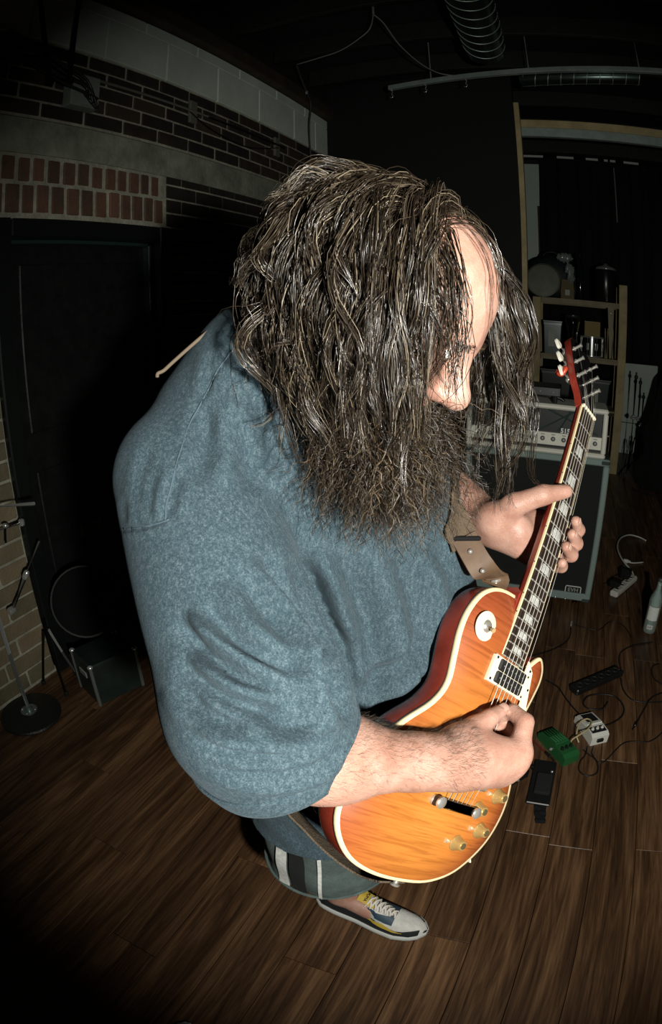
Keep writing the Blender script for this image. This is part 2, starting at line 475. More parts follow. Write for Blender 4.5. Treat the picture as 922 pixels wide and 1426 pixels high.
# ================================================================== electric guitar (local frame: x nut->bridge, y treble side, z out of the top)
GX = np.array([-0.1563, -0.7226, -0.6733]); GB = np.array([-0.5628, -0.4951, 0.6619]); GZ = -np.cross(GX, GB)
GX = unit(GX); GY = unit(-GB - GX * (-GB @ GX)); GZ = np.cross(GX, GY)
GT = np.array([0.0383, 1.0138, 1.3960])
GM = Matrix([[GX[i], GY[i], GZ[i], GT[i]] for i in range(3)] + [[0, 0, 0, 1]])
def G(u, t, z=0.0): return GT + GX * u + GY * t + GZ * z
guitar = thing('electric_guitar', 'amber sunburst solid body electric guitar with cream binding held by the bearded player', 'guitar', mat=GM)
def gpart(mb, name, mat, parent=None, **kw):
    p = parent or guitar
    o = mb.build(name, mat, None, **kw)
    o.parent = p
    return o
def flame_mat():
    m, nt, b = _nt('flame_maple')
    tc = N(nt, 'ShaderNodeTexCoord')
    mp = N(nt, 'ShaderNodeMapping'); mp.inputs['Rotation'].default_value = (0, 0, 0.10); mp.inputs['Scale'].default_value = (150, 9, 1)
    nt.links.new(tc.outputs['Object'], mp.inputs['Vector'])
    wv = N(nt, 'ShaderNodeTexNoise', i_Scale=1.0, i_Detail=4.0, i_Roughness=0.6, i_Distortion=0.9)
    nt.links.new(mp.outputs[0], wv.inputs['Vector'])
    # sunburst: distance from the middle of the lower bout, elongated
    mp2 = N(nt, 'ShaderNodeMapping'); mp2.inputs['Location'].default_value = (-0.66, 0.02, 0); mp2.inputs['Scale'].default_value = (1, 1, 0)
    nt.links.new(tc.outputs['Object'], mp2.inputs['Vector'])
    mp3 = N(nt, 'ShaderNodeMapping'); mp3.inputs['Scale'].default_value = (0.72, 1.15, 0)
    nt.links.new(mp2.outputs[0], mp3.inputs['Vector'])
    ln = N(nt, 'ShaderNodeVectorMath', operation='LENGTH'); nt.links.new(mp3.outputs[0], ln.inputs[0])
    base = ramp(nt, ln.outputs['Value'], [(0.02, (0.47, 0.185, 0.034)), (0.09, (0.415, 0.145, 0.027)), (0.155, (0.32, 0.086, 0.022)), (0.21, (0.24, 0.050, 0.018))])
    fl = ramp(nt, wv.outputs['Fac'], [(0.36, (0.60, 0.50, 0.40)), (0.52, (1.0, 0.98, 0.95)), (0.68, (1.16, 1.14, 1.1))])
    mx = N(nt, 'ShaderNodeMix', data_type='RGBA', blend_type='MULTIPLY'); mx.inputs['Factor'].default_value = 0.65
    nt.links.new(base, mx.inputs['A']); nt.links.new(fl, mx.inputs['B'])
    nt.links.new(mx.outputs['Result'], b.inputs['Base Color'])
    b.inputs['Roughness'].default_value = 0.38; b.inputs['Coat Weight'].default_value = 0.5; b.inputs['Coat Roughness'].default_value = 0.12
    return m
M_FLAME = flame_mat()
M_MAHOG = plain('cherry_mahogany', (0.16, 0.022, 0.012), 0.25, vary=0.35, vscale=20, coat=0.4)
M_NECK = plain('neck_mahogany', (0.24, 0.030, 0.018), 0.3, vary=0.3, vscale=25, coat=0.3)
M_CREAM = plain('cream_plastic', (0.70, 0.57, 0.34), 0.35)
M_CREAM2 = plain('cream_ring', (0.74, 0.67, 0.49), 0.35)
M_ROSE = plain('rosewood', (0.020, 0.012, 0.008), 0.5, vary=0.5, vscale=60)
M_PEARL = plain('pearloid', (0.40, 0.41, 0.38), 0.3, vary=0.3, vscale=90)
M_NICK = plain('nickel', (0.62, 0.60, 0.54), 0.24, 0.75)
M_STEEL = plain('string_steel', (0.55, 0.53, 0.47), 0.35, 0.4)
M_GOLD = plain('gold_knob', (0.55, 0.36, 0.13), 0.25, 0.55)
M_BOB = plain('bobbin_black', (0.012, 0.012, 0.012), 0.35)
bass = [(362, 28), (366, 56), (376, 80), (395, 99), (425, 110), (455, 110), (485, 103), (521, 95), (552, 106), (588, 137), (620, 158), (660, 173), (700, 177), (735, 170), (765, 147), (787, 113), (799, 65), (802, 10)]
treb = [(798, -42), (780, -86), (752, -115), (715, -137), (675, -145), (640, -142), (605, -129), (570, -108), (540, -96), (515, -93), (480, -99), (450, -103), (430, -98), (417, -85), (420, -74), (436, -60), (452, -46), (452, -36), (440, -29), (410, -28), (362, -28)]
raw = [(u / 1000, -v / 1000) for u, v in bass + treb]
core = smoothpts([np.array(p) for p in raw[:-2]], 4) + [np.array(raw[-2]), np.array(raw[-1])]
OUT = [np.array(p) for p in core]
def inset(P, d):
    n = len(P); out = []
    ar = sum(P[i][0] * P[(i + 1) % n][1] - P[(i + 1) % n][0] * P[i][1] for i in range(n))
    sg = 1 if ar > 0 else -1
    for i in range(n):
        t = unit(np.array(P[(i + 1) % n]) - np.array(P[i - 1])); out.append(np.array(P[i]) + sg * d * np.array([-t[1], t[0]]))
    return out
def ringmesh(levels, capb=True, capt=True):
    mb = MB(); n = len(levels[0][0])
    rows = [[(p[0], p[1], z) for p in P] for P, z in levels]
    mb.strip([r for r in rows], closed=True)
    if capb: mb.add(rows[0], [tuple(range(n))])
    return mb, rows
TH = 0.050
# back and rim: mahogany
mbk, rows = ringmesh([(inset(OUT, .006), -TH - .008), (inset(OUT, .0015), -TH - .0055), (OUT, -TH), (OUT, -0.0215), (inset(OUT, .0004), -0.0205)])
body = gpart(mbk, 'body', M_MAHOG, auto=50)
# carved maple top as a grid fan towards the middle
def carve(k):        # k 0 at the rim, 1 in the middle
    return -0.0135 + 0.0125 * (1 - (1 - min(k, 1)) ** 2)
def in_poly(p, P):
    c = False; n = len(P); j = n - 1
    for i in range(n):
        if (P[i][1] > p[1]) != (P[j][1] > p[1]) and p[0] < (P[j][0] - P[i][0]) * (p[1] - P[i][1]) / (P[j][1] - P[i][1] + 1e-12) + P[i][0]: c = not c
        j = i
    return c
lv = [(inset(OUT, .0045), -0.0136)]
inner = [np.array(p) for p in lv[0][0]]
import bmesh
bm = bmesh.new()
IN = np.array(inner)
def rimdist(p):
    A = IN; B = np.roll(IN, -1, axis=0); d = B - A
    t = np.clip(((p - A) * d).sum(1) / ((d * d).sum(1) + 1e-12), 0, 1)
    return np.sqrt((((A + d * t[:, None]) - p) ** 2).sum(1).min())
pts2 = [tuple(p) for p in inner]
nb = len(pts2)
gx = np.arange(0.366, 0.80, 0.0075); gy = np.arange(-0.18, 0.15, 0.0075)
inpts = []
for a in gx:
    for b_ in gy:
        if in_poly((a, b_), inner) and rimdist(np.array((a, b_))) > 0.004: inpts.append((a, b_))
from mathutils.geometry import delaunay_2d_cdt
vs2, _, fs2, _, _, _ = delaunay_2d_cdt([Vector(p) for p in pts2 + inpts], [], [tuple(range(nb))], 1, 1e-6)
tmb = MB()
tmb.add([(v.x, v.y, carve(min(1, rimdist(np.array((v.x, v.y))) / 0.055)) if rimdist(np.array((v.x, v.y))) > 1e-4 else -0.0135) for v in vs2], [tuple(f) for f in fs2])
top = gpart(tmb, 'flame_top', M_FLAME, smooth=True)
bmb, _ = ringmesh([(inset(OUT, .0003), -0.0208), (inset(OUT, -.0004), -0.0203), (inset(OUT, -.0004), -0.0152), (inset(OUT, .0008), -0.0134), (inset(OUT, .0050), -0.0131), (inset(OUT, .0052), -0.0145)], capb=False)
gpart(bmb, 'binding', M_CREAM, auto=60)
# neck
def fw(u): return 0.0215 + (0.0285 - 0.0215) * u / 0.452       # half width of the fretboard
nk = MB(); rws = []
for u in np.linspace(-0.012, 0.42, 22):
    w = fw(max(u, 0)) - 0.0005; dep = 0.0205 + 0.004 * u / 0.4
    if u > 0.36: dep += (u - 0.36) * 0.35
    rws.append([(u, -w * math.cos(a), -0.004 - dep * math.sin(a) ** 0.8) for a in np.linspace(0, math.pi, 15)])
nk.strip(rws); nk.add(rws[0], [tuple(range(15))[::-1]]); nk.add(rws[-1], [tuple(range(15))])
nk.strip([[r[0], r[-1]] for r in rws])
neck = gpart(nk, 'neck', M_NECK, auto=60)
hl = MB().prism([(0.43, -0.03), (0.36, -0.03), (0.345, -0.021), (0.345, 0.021), (0.36, 0.03), (0.43, 0.03)], -0.055, -0.008)
gpart(hl, 'neck_heel', M_NECK, neck, auto=40)
# headstock, tilted back
HA = math.radians(17)
hR = np.array([[math.cos(HA), 0, -math.sin(HA)], [0, 1, 0], [math.sin(HA), 0, math.cos(HA)]])
def hs(x, y, z): return hR @ np.array([x, y, z]) + np.array([-0.006, 0, -0.002])
hp = [(0.0, -0.0215), (-0.03, -0.024), (-0.052, -0.033), (-0.075, -0.0365), (-0.17, -0.041), (-0.186, -0.033), (-0.193, -0.018), (-0.183, -0.006), (-0.180, 0.0),
      (-0.183, 0.006), (-0.193, 0.018), (-0.186, 0.033), (-0.17, 0.041), (-0.075, 0.0365), (-0.052, 0.033), (-0.03, 0.024), (0.0, 0.0215)]
hm = MB().prism(hp, -0.0145, -0.001); hm.v = [tuple(hs(*p)) for p in hm.v]
hstk = gpart(hm, 'headstock', M_NECK, auto=40)
hf = MB().prism([(x * 0.995, y * 0.985) for x, y in hp], -0.001, 0.0006); hf.v = [tuple(hs(*p)) for p in hf.v]
gpart(hf, 'headstock_veneer', plain('black_lacquer', (0.008, 0.007, 0.007), 0.2, coat=0.5), hstk, auto=40)
TUN = [(-0.072, 0.026), (-0.112, 0.028), (-0.150, 0.030)]
M_KEY = plain('tuner_key', (0.66, 0.64, 0.55), 0.4)
for sgn in (-1, 1):
    for i, (x, y) in enumerate(TUN):
        tu = MB().lathe((x, sgn * y, -0.004), (0, 0, 1), [(0.0048, 0), (0.0048, 0.006), (0.003, 0.007), (0.003, 0.019), (0.0042, 0.020), (0.004, 0.022), (0.0, 0.0225)], 12)
        tu.box((x, sgn * (y + 0.001), -0.020), (0.016, 0.014, 0.010), ch=0.002)
        tu.cyl((x + 0.004, sgn * (y + 0.004), -0.019), (x + 0.004, sgn * (y + 0.021), -0.019), 0.0024, n=8)
        tu.v = [tuple(hs(*p)) for p in tu.v]
        tn = gpart(tu, 'tuner', M_NICK, hstk, auto=40)
        red = (sgn == -1 and i == 0)
        cxk = sgn * (y + 0.0285)
        ky = MB()
        if red:
            ky.tube(smoothpts([(x + .004, cxk + .0, -.029), (x + .012, cxk - sgn * .002, -.021), (x + .005, cxk, -.010), (x - .004, cxk + .002, -.016), (x + .0, cxk, -.027), (x + .009, cxk + .003, -.018)], 5), 0.0042, 8)
        pk = []
        for a in np.linspace(0, 2 * math.pi, 16, endpoint=False):
            r_ = 1.0 + 0.16 * math.cos(3 * a)
            pk.append((0.0108 * r_ * math.cos(a), 0.0095 * r_ * math.sin(a)))
        ky2 = MB()
        for kx in (-0.0028, 0.0, 0.0028): pass
        rowsk = [[(x + .004 + s_ * px, cxk + s_ * py * 1.0, -0.019 + zz) for px, py in pk] for zz, s_ in ((-.0035, .72), (-.002, 1), (.002, 1), (.0035, .72))]
        ky2.strip(rowsk, closed=True); ky2.add(rowsk[0], [tuple(range(16))[::-1]]); ky2.add(rowsk[-1], [tuple(range(16))])
        ky2.v = [tuple(hs(*p)) for p in ky2.v]
        gpart(ky2, 'tuner_key', M_KEY, hstk, auto=50)
        if red:
            ky.v = [tuple(hs(*p)) for p in ky.v]
            tag(gpart(ky, 'red_tie', plain('red_tie', (0.45, 0.05, 0.02), 0.4), hstk, smooth=True), 'red loop wound around a tuner')
# fretboard
fb = MB(); rws = []
for u in (0.0, 0.452):
    w = fw(u) - 0.0022
    rws.append([(u, -w, -0.0045)] + [(u, w * k, 0.0008 - 0.0012 * k * k) for k in np.linspace(-1, 1, 9)] + [(u, w, -0.0045)])
fb.strip(rws, closed=True); n_ = len(rws[0]); fb.add(rws[0], [tuple(range(n_))]); fb.add(rws[1], [tuple(range(n_))[::-1]])
fret_b = gpart(fb, 'fretboard', M_ROSE, auto=40)
for sg in (-1, 1):
    b_ = MB(); L = []
    for u in (0.0, 0.452):
        w = fw(u); L.append([(u, sg * (w - .0022), -.0045), (u, sg * w, -.0045), (u, sg * w, -.0012), (u, sg * (w - .0006), -.0004), (u, sg * (w - .0022), -.0003)])
    b_.strip(L, closed=True); b_.add(L[0], [tuple(range(5))]); b_.add(L[1], [tuple(range(5))[::-1]])
    gpart(b_, 'neck_binding', M_CREAM)
FR = [0.628 * (1 - 2 ** (-k / 12)) for k in range(0, 23)]
for k in range(1, 23):
    w = fw(FR[k]) - 0.0015; q = MB()
    q.strip([[(FR[k] + dx, w * s_, 0.0008 - 0.0012 * s_ * s_ + h) for s_ in np.linspace(-1, 1, 7)] for dx, h in ((-.0012, -.0003), (-.0007, .0009), (.0007, .0009), (.0012, -.0003))])
    gpart(q, 'fret', plain('fret_wire', (0.34, 0.33, 0.29), 0.35, 0.4), fret_b, smooth=True)
for k in (3, 5, 7, 9, 12, 15, 17, 19, 21):
    a, b_ = FR[k - 1], FR[k]; m_ = (a + b_) / 2; hw = min(0.0095, (b_ - a) * 0.36); W = fw(m_) * 0.47
    q = MB(); ss = np.linspace(-1, 1, 5)
    q.strip([[(m_ - hw, s_ * W * 0.78, 0.00105 - 0.0012 * (s_ * .55) ** 2) for s_ in ss], [(m_ + hw, s_ * W, 0.00105 - 0.0012 * (s_ * .62) ** 2) for s_ in ss]])
    gpart(q, 'inlay', M_PEARL, fret_b)
for k in (3, 5, 7, 9, 12, 15, 17, 19, 21):
    m_ = (FR[k - 1] + FR[k]) / 2; w = fw(m_)
    gpart(MB().cyl((m_, -w + .0001, -.0027), (m_, -w - .0004, -.0027), .0010, n=8), 'side_dot', M_BOB, neck)
gpart(MB().box((-0.0025, 0, 0.0003), (0.005, 0.043, 0.007), ch=0.0008), 'nut', plain('bone', (0.82, 0.75, 0.56), 0.4))
# strings
SB = 0.632
for i in range(6):
    y0 = -0.0175 + 0.007 * i; y1 = -0.0255 + 0.0102 * i
    rad = (0.00068, 0.0006, 0.0005, 0.00042, 0.00038, 0.00034)[i]
    side = -1 if i < 3 else 1; q = (2, 1, 0)[i] if i < 3 else (0, 1, 2)[i - 3]
    q = (0, 1, 2)[i] if i < 3 else (2, 1, 0)[i - 3]
    x_, y_ = TUN[q]
    pp = hs(x_, side * (y_ - .003), 0.008)
    gpart(MB().tube([pp, (-0.0025, y0, 0.0042), (0.10, y0 + (y1 - y0) * .16, 0.0046), (SB, y1, 0.0135), (SB + 0.035, y1, 0.010)], rad, 6), 'string', M_STEEL, smooth=True)
# pickups
for uc, nm in ((0.4765, 'n'), (0.598, 'b')):
    rg = MB().box((uc, 0, 0.001), (0.039, 0.089, 0.009), ch=0.0012)
    ring = gpart(rg, 'pickup_ring', M_CREAM2)
    for s_ in (-1, 1):
        for dx in (-.0155, .0155):
            gpart(MB().lathe((uc + dx, s_ * 0.0405, 0.0055), (0, 0, 1), [(0.0022, 0), (0.002, 0.0008), (0.0, 0.001)], 8), 'screw', M_BOB, ring)
        gpart(MB().box((uc + s_ * .0088, 0, 0.0065), (0.0165, 0.066, 0.006), ch=0.002), 'bobbin', M_BOB, ring)
        for i in range(6):
            gpart(MB().lathe((uc + s_ * .0088, -0.0245 + 0.0098 * i, 0.0095), (0, 0, 1), [(0.0019, 0), (0.0017, 0.0006), (0.0, 0.0008)], 8), 'pole_piece', plain('pole_dark', (0.10, 0.10, 0.095), 0.35, 0.5), ring, smooth=True)
# pickguard
pg = [(0.440, 0.030), (0.452, 0.047), (0.500, 0.062), (0.545, 0.088), (0.560, 0.086), (0.574, 0.056), (0.575, 0.046), (0.497, 0.0455), (0.497, 0.030), (0.455, 0.030)]
pgm = MB().prism(pg, 0.0035, 0.0060)
pgo = gpart(pgm, 'pickguard', M_CREAM2, auto=40)
for p in ((0.452, 0.040), (0.478, 0.0505), (0.552, 0.082)):
    gpart(MB().lathe((p[0], p[1], 0.006), (0, 0, 1), [(0.0022, 0), (0.002, 0.0008), (0.0, 0.001)], 8), 'screw', M_BOB, pgo)
# bridge and tailpiece
br = MB().box((0.633, 0, 0.007), (0.013, 0.092, 0.008), ch=0.002)
for s_ in (-1, 1): br.cyl((0.633, s_ * .040, -0.001), (0.633, s_ * .040, 0.005), .008, n=14)
gpart(br, 'bridge', M_NICK, auto=40)
tl = MB()
rws = [[(0.672 + .0075 * math.cos(a), y, 0.0085 + .0055 * math.sin(a) - 0.00002 * abs(y)) for a in np.linspace(0, 2 * math.pi, 12, endpoint=False)] for y in np.linspace(-.046, .046, 9)]
tl.strip(rws, closed=True); tl.add(rws[0], [tuple(range(12))[::-1]]); tl.add(rws[-1], [tuple(range(12))])
tail = gpart(tl, 'tailpiece', plain('black_chrome', (0.06, 0.06, 0.06), 0.12, 1.0), auto=60)
for s_ in (-1, 1):
    gpart(MB().lathe((0.672, s_ * .041, -0.002), (0, 0, 1), [(0.0075, 0), (0.0075, 0.005), (0.005, 0.006), (0.005, 0.014), (0.0085, 0.015), (0.0085, 0.018), (0.006, 0.020), (0.0, 0.020)], 16), 'stud', M_NICK, tail, auto=40)
# knobs
for (u, t) in ((0.639, 0.090), (0.667, 0.057), (0.697, 0.084), (0.724, 0.045)):
    prof = [(0.0128, 0.0), (0.0128, 0.003), (0.0120, 0.004), (0.0085, 0.012), (0.0080, 0.0155), (0.0070, 0.0168), (0.0, 0.0168)]
    kn = gpart(MB().lathe((u, t, -0.0015), (0, 0, 1), prof, 24), 'control_knob', M_GOLD, auto=35)
    gpart(MB().lathe((u, t, 0.0153), (0, 0, 1), [(0.0055, 0), (0.0052, 0.0012), (0, 0.0014)], 16), 'knob_cap', plain('gold_cap', (0.72, 0.55, 0.28), 0.25, 0.9), kn, auto=35)
    gpart(MB().prism([(u - .0005, t - .013), (u + .0035, t - .0235), (u - .0035, t - .0235)], -0.001, 0.0015), 'knob_pointer', M_NICK, kn)
# selector switch
pc = gpart(MB().lathe((0.432, -0.078, -0.0035), (0, 0, 1), [(0.0205, 0), (0.0205, 0.0012), (0.0195, 0.002), (0.0, 0.002)], 32), 'switch_washer', M_CREAM2, auto=40)
gpart(MB().lathe((0.432, -0.078, -0.0016), (0, 0, 1), [(0.0088, 0), (0.0088, 0.002), (0.0065, 0.0045), (0.005, 0.005), (0.0, 0.0052)], 16), 'switch_nut', M_NICK, pc, auto=40)
gpart(MB().tube([(0.432, -0.078, 0.002), (0.436, -0.078, 0.010), (0.4375, -0.078, 0.014)], [0.0022, 0.0028, 0.0034], 10), 'switch_lever', plain('switch_amber', (0.35, 0.25, 0.12), 0.3), pc, auto=50)
# strap buttons and jack
SBTN1 = G(0.362, -0.045, -0.030); SBTN2 = G(0.803, 0.0, -0.030)
gpart(MB().lathe((0.366, -0.055, -0.030), (-0.75, -0.65, 0), [(0.007, 0), (0.004, 0.003), (0.004, 0.010), (0.008, 0.012), (0.007, 0.015), (0, 0.016)], 14), 'strap_button', M_NICK, auto=40)
gpart(MB().lathe((0.800, 0.0, -0.030), (1, 0, 0), [(0.007, 0), (0.004, 0.003), (0.004, 0.010), (0.008, 0.012), (0.007, 0.015), (0, 0.016)], 14), 'strap_button', M_NICK, auto=40)
gpart(MB().box((0.742, 0.121, -0.037), (0.034, 0.003, 0.034), rot=[[.75, -.66, 0], [.66, .75, 0], [0, 0, 1]], ch=0.001), 'jack_plate', M_CREAM2)

# ================================================================== organic shapes: smooth-blended solids meshed with surface nets
class Blob:
    def __init__(s): s.p = []
    def rc(s, a, b, ra, rb=None, k=0.01, op='u'):
        s.p.append(('rc', np.asarray(a, float), np.asarray(b, float), ra, ra if rb is None else rb, k, op)); return s
    def el(s, c, rad, ax=None, k=0.01, op='u'):
        A = np.eye(3) if ax is None else np.array([unit(q) for q in ax])
        s.p.append(('el', np.asarray(c, float), A, np.asarray(rad, float), None, k, op)); return s
    def half(s, o, n, k=0.005):            # keep the side where (p-o).n < 0
        s.p.append(('hs', np.asarray(o, float), unit(n), None, None, k, 'i')); return s
    @staticmethod
    def d1(q, P):
        if q[0] == 'rc':
            ab = q[2] - q[1]; pa = P - q[1]
            t = np.clip(pa @ ab / max(ab @ ab, 1e-12), 0, 1)
            return np.sqrt(((pa - t[:, None] * ab) ** 2).sum(1)) - (q[3] + t * (q[4] - q[3]))
        if q[0] == 'el':
            L = (P - q[1]) @ q[2].T
            k0 = np.sqrt(((L / q[3]) ** 2).sum(1)); k1 = np.sqrt(((L / q[3] ** 2) ** 2).sum(1)) + 1e-9
            return k0 * (k0 - 1) / k1
        return (P - q[1]) @ q[2]
    def ev(s, P, idx=None):
        d = np.full(len(P), 1.0)
        for i in (range(len(s.p)) if idx is None else idx):
            q = s.p[i]; e = s.d1(q, P); k = q[5]
            if q[6] == 'u':
                h = np.maximum(k - np.abs(d - e), 0) / k; d = np.minimum(d, e) - h * h * k * 0.25
            elif q[6] == 's':
                h = np.maximum(k - np.abs(d + e), 0) / k; d = np.maximum(d, -e) + h * h * k * 0.25
            else:
                h = np.maximum(k - np.abs(d - e), 0) / k; d = np.maximum(d, e) + h * h * k * 0.25
        return d
    def net(s, lo, hi, h, bs=16, smooth=1):
        lo = np.asarray(lo, float); n = np.ceil((np.asarray(hi) - lo) / h).astype(int) + 1
        n = ((n + bs - 1) // bs) * bs
        D = np.full(n, 1.0, np.float32)
        g = np.arange(bs) * h
        off = np.stack(np.meshgrid(g, g, g, indexing='ij'), -1).reshape(-1, 3)
        rad = bs * h * 0.5 * math.sqrt(3)
        nbk = n // bs
        cen = np.stack(np.meshgrid(*[np.arange(m) for m in nbk], indexing='ij'), -1).reshape(-1, 3)
        cp = lo + (cen * bs + bs / 2) * h
        E = np.stack([s.d1(q, cp) for q in s.p], 1)
        full = s.ev(cp)
        lim = np.array([rad * 1.15 + q[5] + 0.012 for q in s.p])
        for bi in np.nonzero(np.abs(full) < rad * 1.6 + 0.03)[0]:
            idx = [i for i in range(len(s.p)) if (E[bi, i] < lim[i] if s.p[i][6] in 'us' else E[bi, i] > -lim[i])]
            if not any(s.p[i][6] == 'u' for i in idx): continue
            b = cen[bi] * bs
            D[b[0]:b[0]+bs, b[1]:b[1]+bs, b[2]:b[2]+bs] = s.ev(lo + b * h + off, idx).reshape(bs, bs, bs)
        for bi in np.nonzero(full <= -(rad * 1.6 + 0.03))[0]:
            b = cen[bi] * bs; D[b[0]:b[0]+bs, b[1]:b[1]+bs, b[2]:b[2]+bs] = -1
        # the sign of every block is known now: nets on the sign-changing cells
        S = D < 0
        c8 = np.zeros(n - 1, np.int8)
        for a in (0, 1):
            for b in (0, 1):
                for c in (0, 1):
                    c8 += S[a:n[0]-1+a, b:n[1]-1+b, c:n[2]-1+c]
        cells = np.argwhere((c8 > 0) & (c8 < 8))
        vid = -np.ones(n - 1, np.int32); vid[tuple(cells.T)] = np.arange(len(cells))
        acc = np.zeros((len(cells), 3)); cnt = np.zeros(len(cells))
        cor = [(a, b, c) for a in (0, 1) for b in (0, 1) for c in (0, 1)]
        for p in cor:
            for ax in range(3):
                if p[ax]: continue
                q = list(p); q[ax] = 1
                da = D[tuple((cells + p).T)]; db = D[tuple((cells + q).T)]
                m = (da < 0) != (db < 0)
                t = np.where(m, da / np.where(m, da - db, 1), 0)
                pt = np.repeat(np.array(p, float)[None], len(cells), 0); pt[:, ax] += t
                acc[m] += pt[m]; cnt[m] += 1
        V = lo + (cells + acc / np.maximum(cnt, 1)[:, None]) * h
        Q = []
        for ax in range(3):
            i, j = (ax + 1) % 3, (ax + 2) % 3
            sl0 = [slice(None)] * 3; sl1 = [slice(None)] * 3; sl0[ax] = slice(0, -1); sl1[ax] = slice(1, None)
            ch = S[tuple(sl0)] != S[tuple(sl1)]
            e = np.argwhere(ch); e = e[(e[:, i] > 0) & (e[:, j] > 0) & (e[:, i] < n[i] - 1) & (e[:, j] < n[j] - 1)]
            def vv(di, dj):
                t = e.copy(); t[:, i] -= di; t[:, j] -= dj; return vid[tuple(t.T)]
            q = np.stack([vv(1, 1), vv(0, 1), vv(0, 0), vv(1, 0)], 1)
            fl = ~S[tuple(e.T)]
            q[fl] = q[fl][:, ::-1]
            Q.append(q)
        Q = np.concatenate(Q); Q = Q[(Q >= 0).all(1)]
        for _ in range(smooth): V = relax(V, Q, 0.5)
        return V, Q
def relax(V, Q, w):
    acc = np.zeros_like(V); cnt = np.zeros(len(V))
    for a, b in ((0, 1), (1, 2), (2, 3), (3, 0)):
        np.add.at(acc, Q[:, a], V[Q[:, b]]); np.add.at(acc, Q[:, b], V[Q[:, a]])
        np.add.at(cnt, Q[:, a], 1); np.add.at(cnt, Q[:, b], 1)
    return V * (1 - w) + w * acc / np.maximum(cnt, 1)[:, None]
def vnormals(V, Q):
    fn = np.cross(V[Q[:, 2]] - V[Q[:, 0]], V[Q[:, 3]] - V[Q[:, 1]])
    nv = np.zeros_like(V)
    for k in range(4): np.add.at(nv, Q[:, k], fn)
    return nv / (np.linalg.norm(nv, axis=1)[:, None] + 1e-12)
def npmesh(name, V, Q):
    me = bpy.data.meshes.new(name)
    m = Q.shape[1]
    me.vertices.add(len(V)); me.vertices.foreach_set('co', np.asarray(V, np.float32).ravel())
    me.loops.add(Q.size); me.loops.foreach_set('vertex_index', Q.astype(np.int32).ravel())
    me.polygons.add(len(Q)); me.polygons.foreach_set('loop_start', np.arange(0, Q.size, m, dtype=np.int32))
    me.update(calc_edges=True); me.validate()
    return me

# ================================================================== the player
MF = np.array([0.866, -0.5, 0.0]); ML = np.array([0.5, 0.866, 0.0]); UPZ = np.array([0, 0, 1.0])
# head frame: looking along +x and down
HP = math.radians(35)
HC = np.array([-0.178, 0.565, 1.572])
HS = 0.94
HX = np.array([math.cos(HP), -0.06, -math.sin(HP)]); HX = unit(HX)
HY = unit(np.cross(np.array([math.sin(HP), 0, math.cos(HP)]), HX)); HZ = np.cross(HX, HY)
def H(x, y, z): return HC + (HX * x + HY * y + HZ * z) * HS
person = thing('person', 'long-haired bearded person in blue heather tee bowed over an amber electric guitar', 'person', (-0.36, 0.85, 0.0))
# arms
R_SH = np.array([-0.414, 0.515, 1.365]); R_EL = at(362, 1046, 0.597); R_WR = at(622, 1062, 0.730)
L_SH = np.array([-0.285, 0.90, 1.40]); L_EL = at(540, 618, 1.13); L_WR = G(0.237, -0.036, -0.112)
NB = np.array([-0.315, 0.665, 1.45])
class Flesh(Blob):
    def ev(s, P, idx=None):
        d = Blob.ev(s, P, idx); q = P - GT; gz = q @ GZ
        m = np.nonzero((gz > -0.057) & (gz < 0.004) & (d < 0.02))[0]
        if len(m):
            uv = np.stack([q[m] @ GX, q[m] @ GY], 1); ok = np.zeros(len(m), bool); A = np.array(OUT); B = np.roll(A, -1, axis=0)
            for a, b in zip(A, B):
                c = (a[1] > uv[:, 1]) != (b[1] > uv[:, 1])
                ok ^= c & (uv[:, 0] < (b[0] - a[0]) * (uv[:, 1] - a[1]) / (b[1] - a[1] + 1e-12) + a[0])
            i = m[ok]; rim = np.full(len(i), 1.0)
            for a, b in zip(A, B):
                e = b - a; w = uv[ok] - a; t = np.clip(w @ e / (e @ e + 1e-12), 0, 1); rim = np.minimum(rim, np.hypot(*(w - t[:, None] * e).T))
            top_z = -0.0135 + 0.0125 * (1 - (1 - np.clip(rim / 0.055, 0, 1)) ** 2) - 0.0015
            d[i] = np.maximum(d[i], np.minimum(top_z - gz[i], np.maximum(rim, 0.0) + 0.002))
        return d
bod = Flesh()
AX = (MF, ML, UPZ)
bod.el((-0.325, 0.71, 1.24), (0.12, 0.17, 0.23), AX, 0.05)
bod.el((-0.34, 0.76, 1.00), (0.12, 0.15, 0.16), AX, 0.05)
bod.rc((-0.38, 0.62, 1.42), (-0.29, 0.84, 1.41), 0.075, 0.07, 0.06)
bod.rc(NB + (0.0, 0.0, -0.06), NB + (0.03, -0.025, 0.05), 0.082, 0.076, 0.05)
bod.rc(NB + (0.03, -0.025, 0.05), H(-0.045, 0, -0.045), 0.076, 0.068, 0.03)
bod.rc(NB + (-0.03, -0.06, 0.0), H(-0.06, -0.02, -0.06), 0.06, 0.05, 0.03)
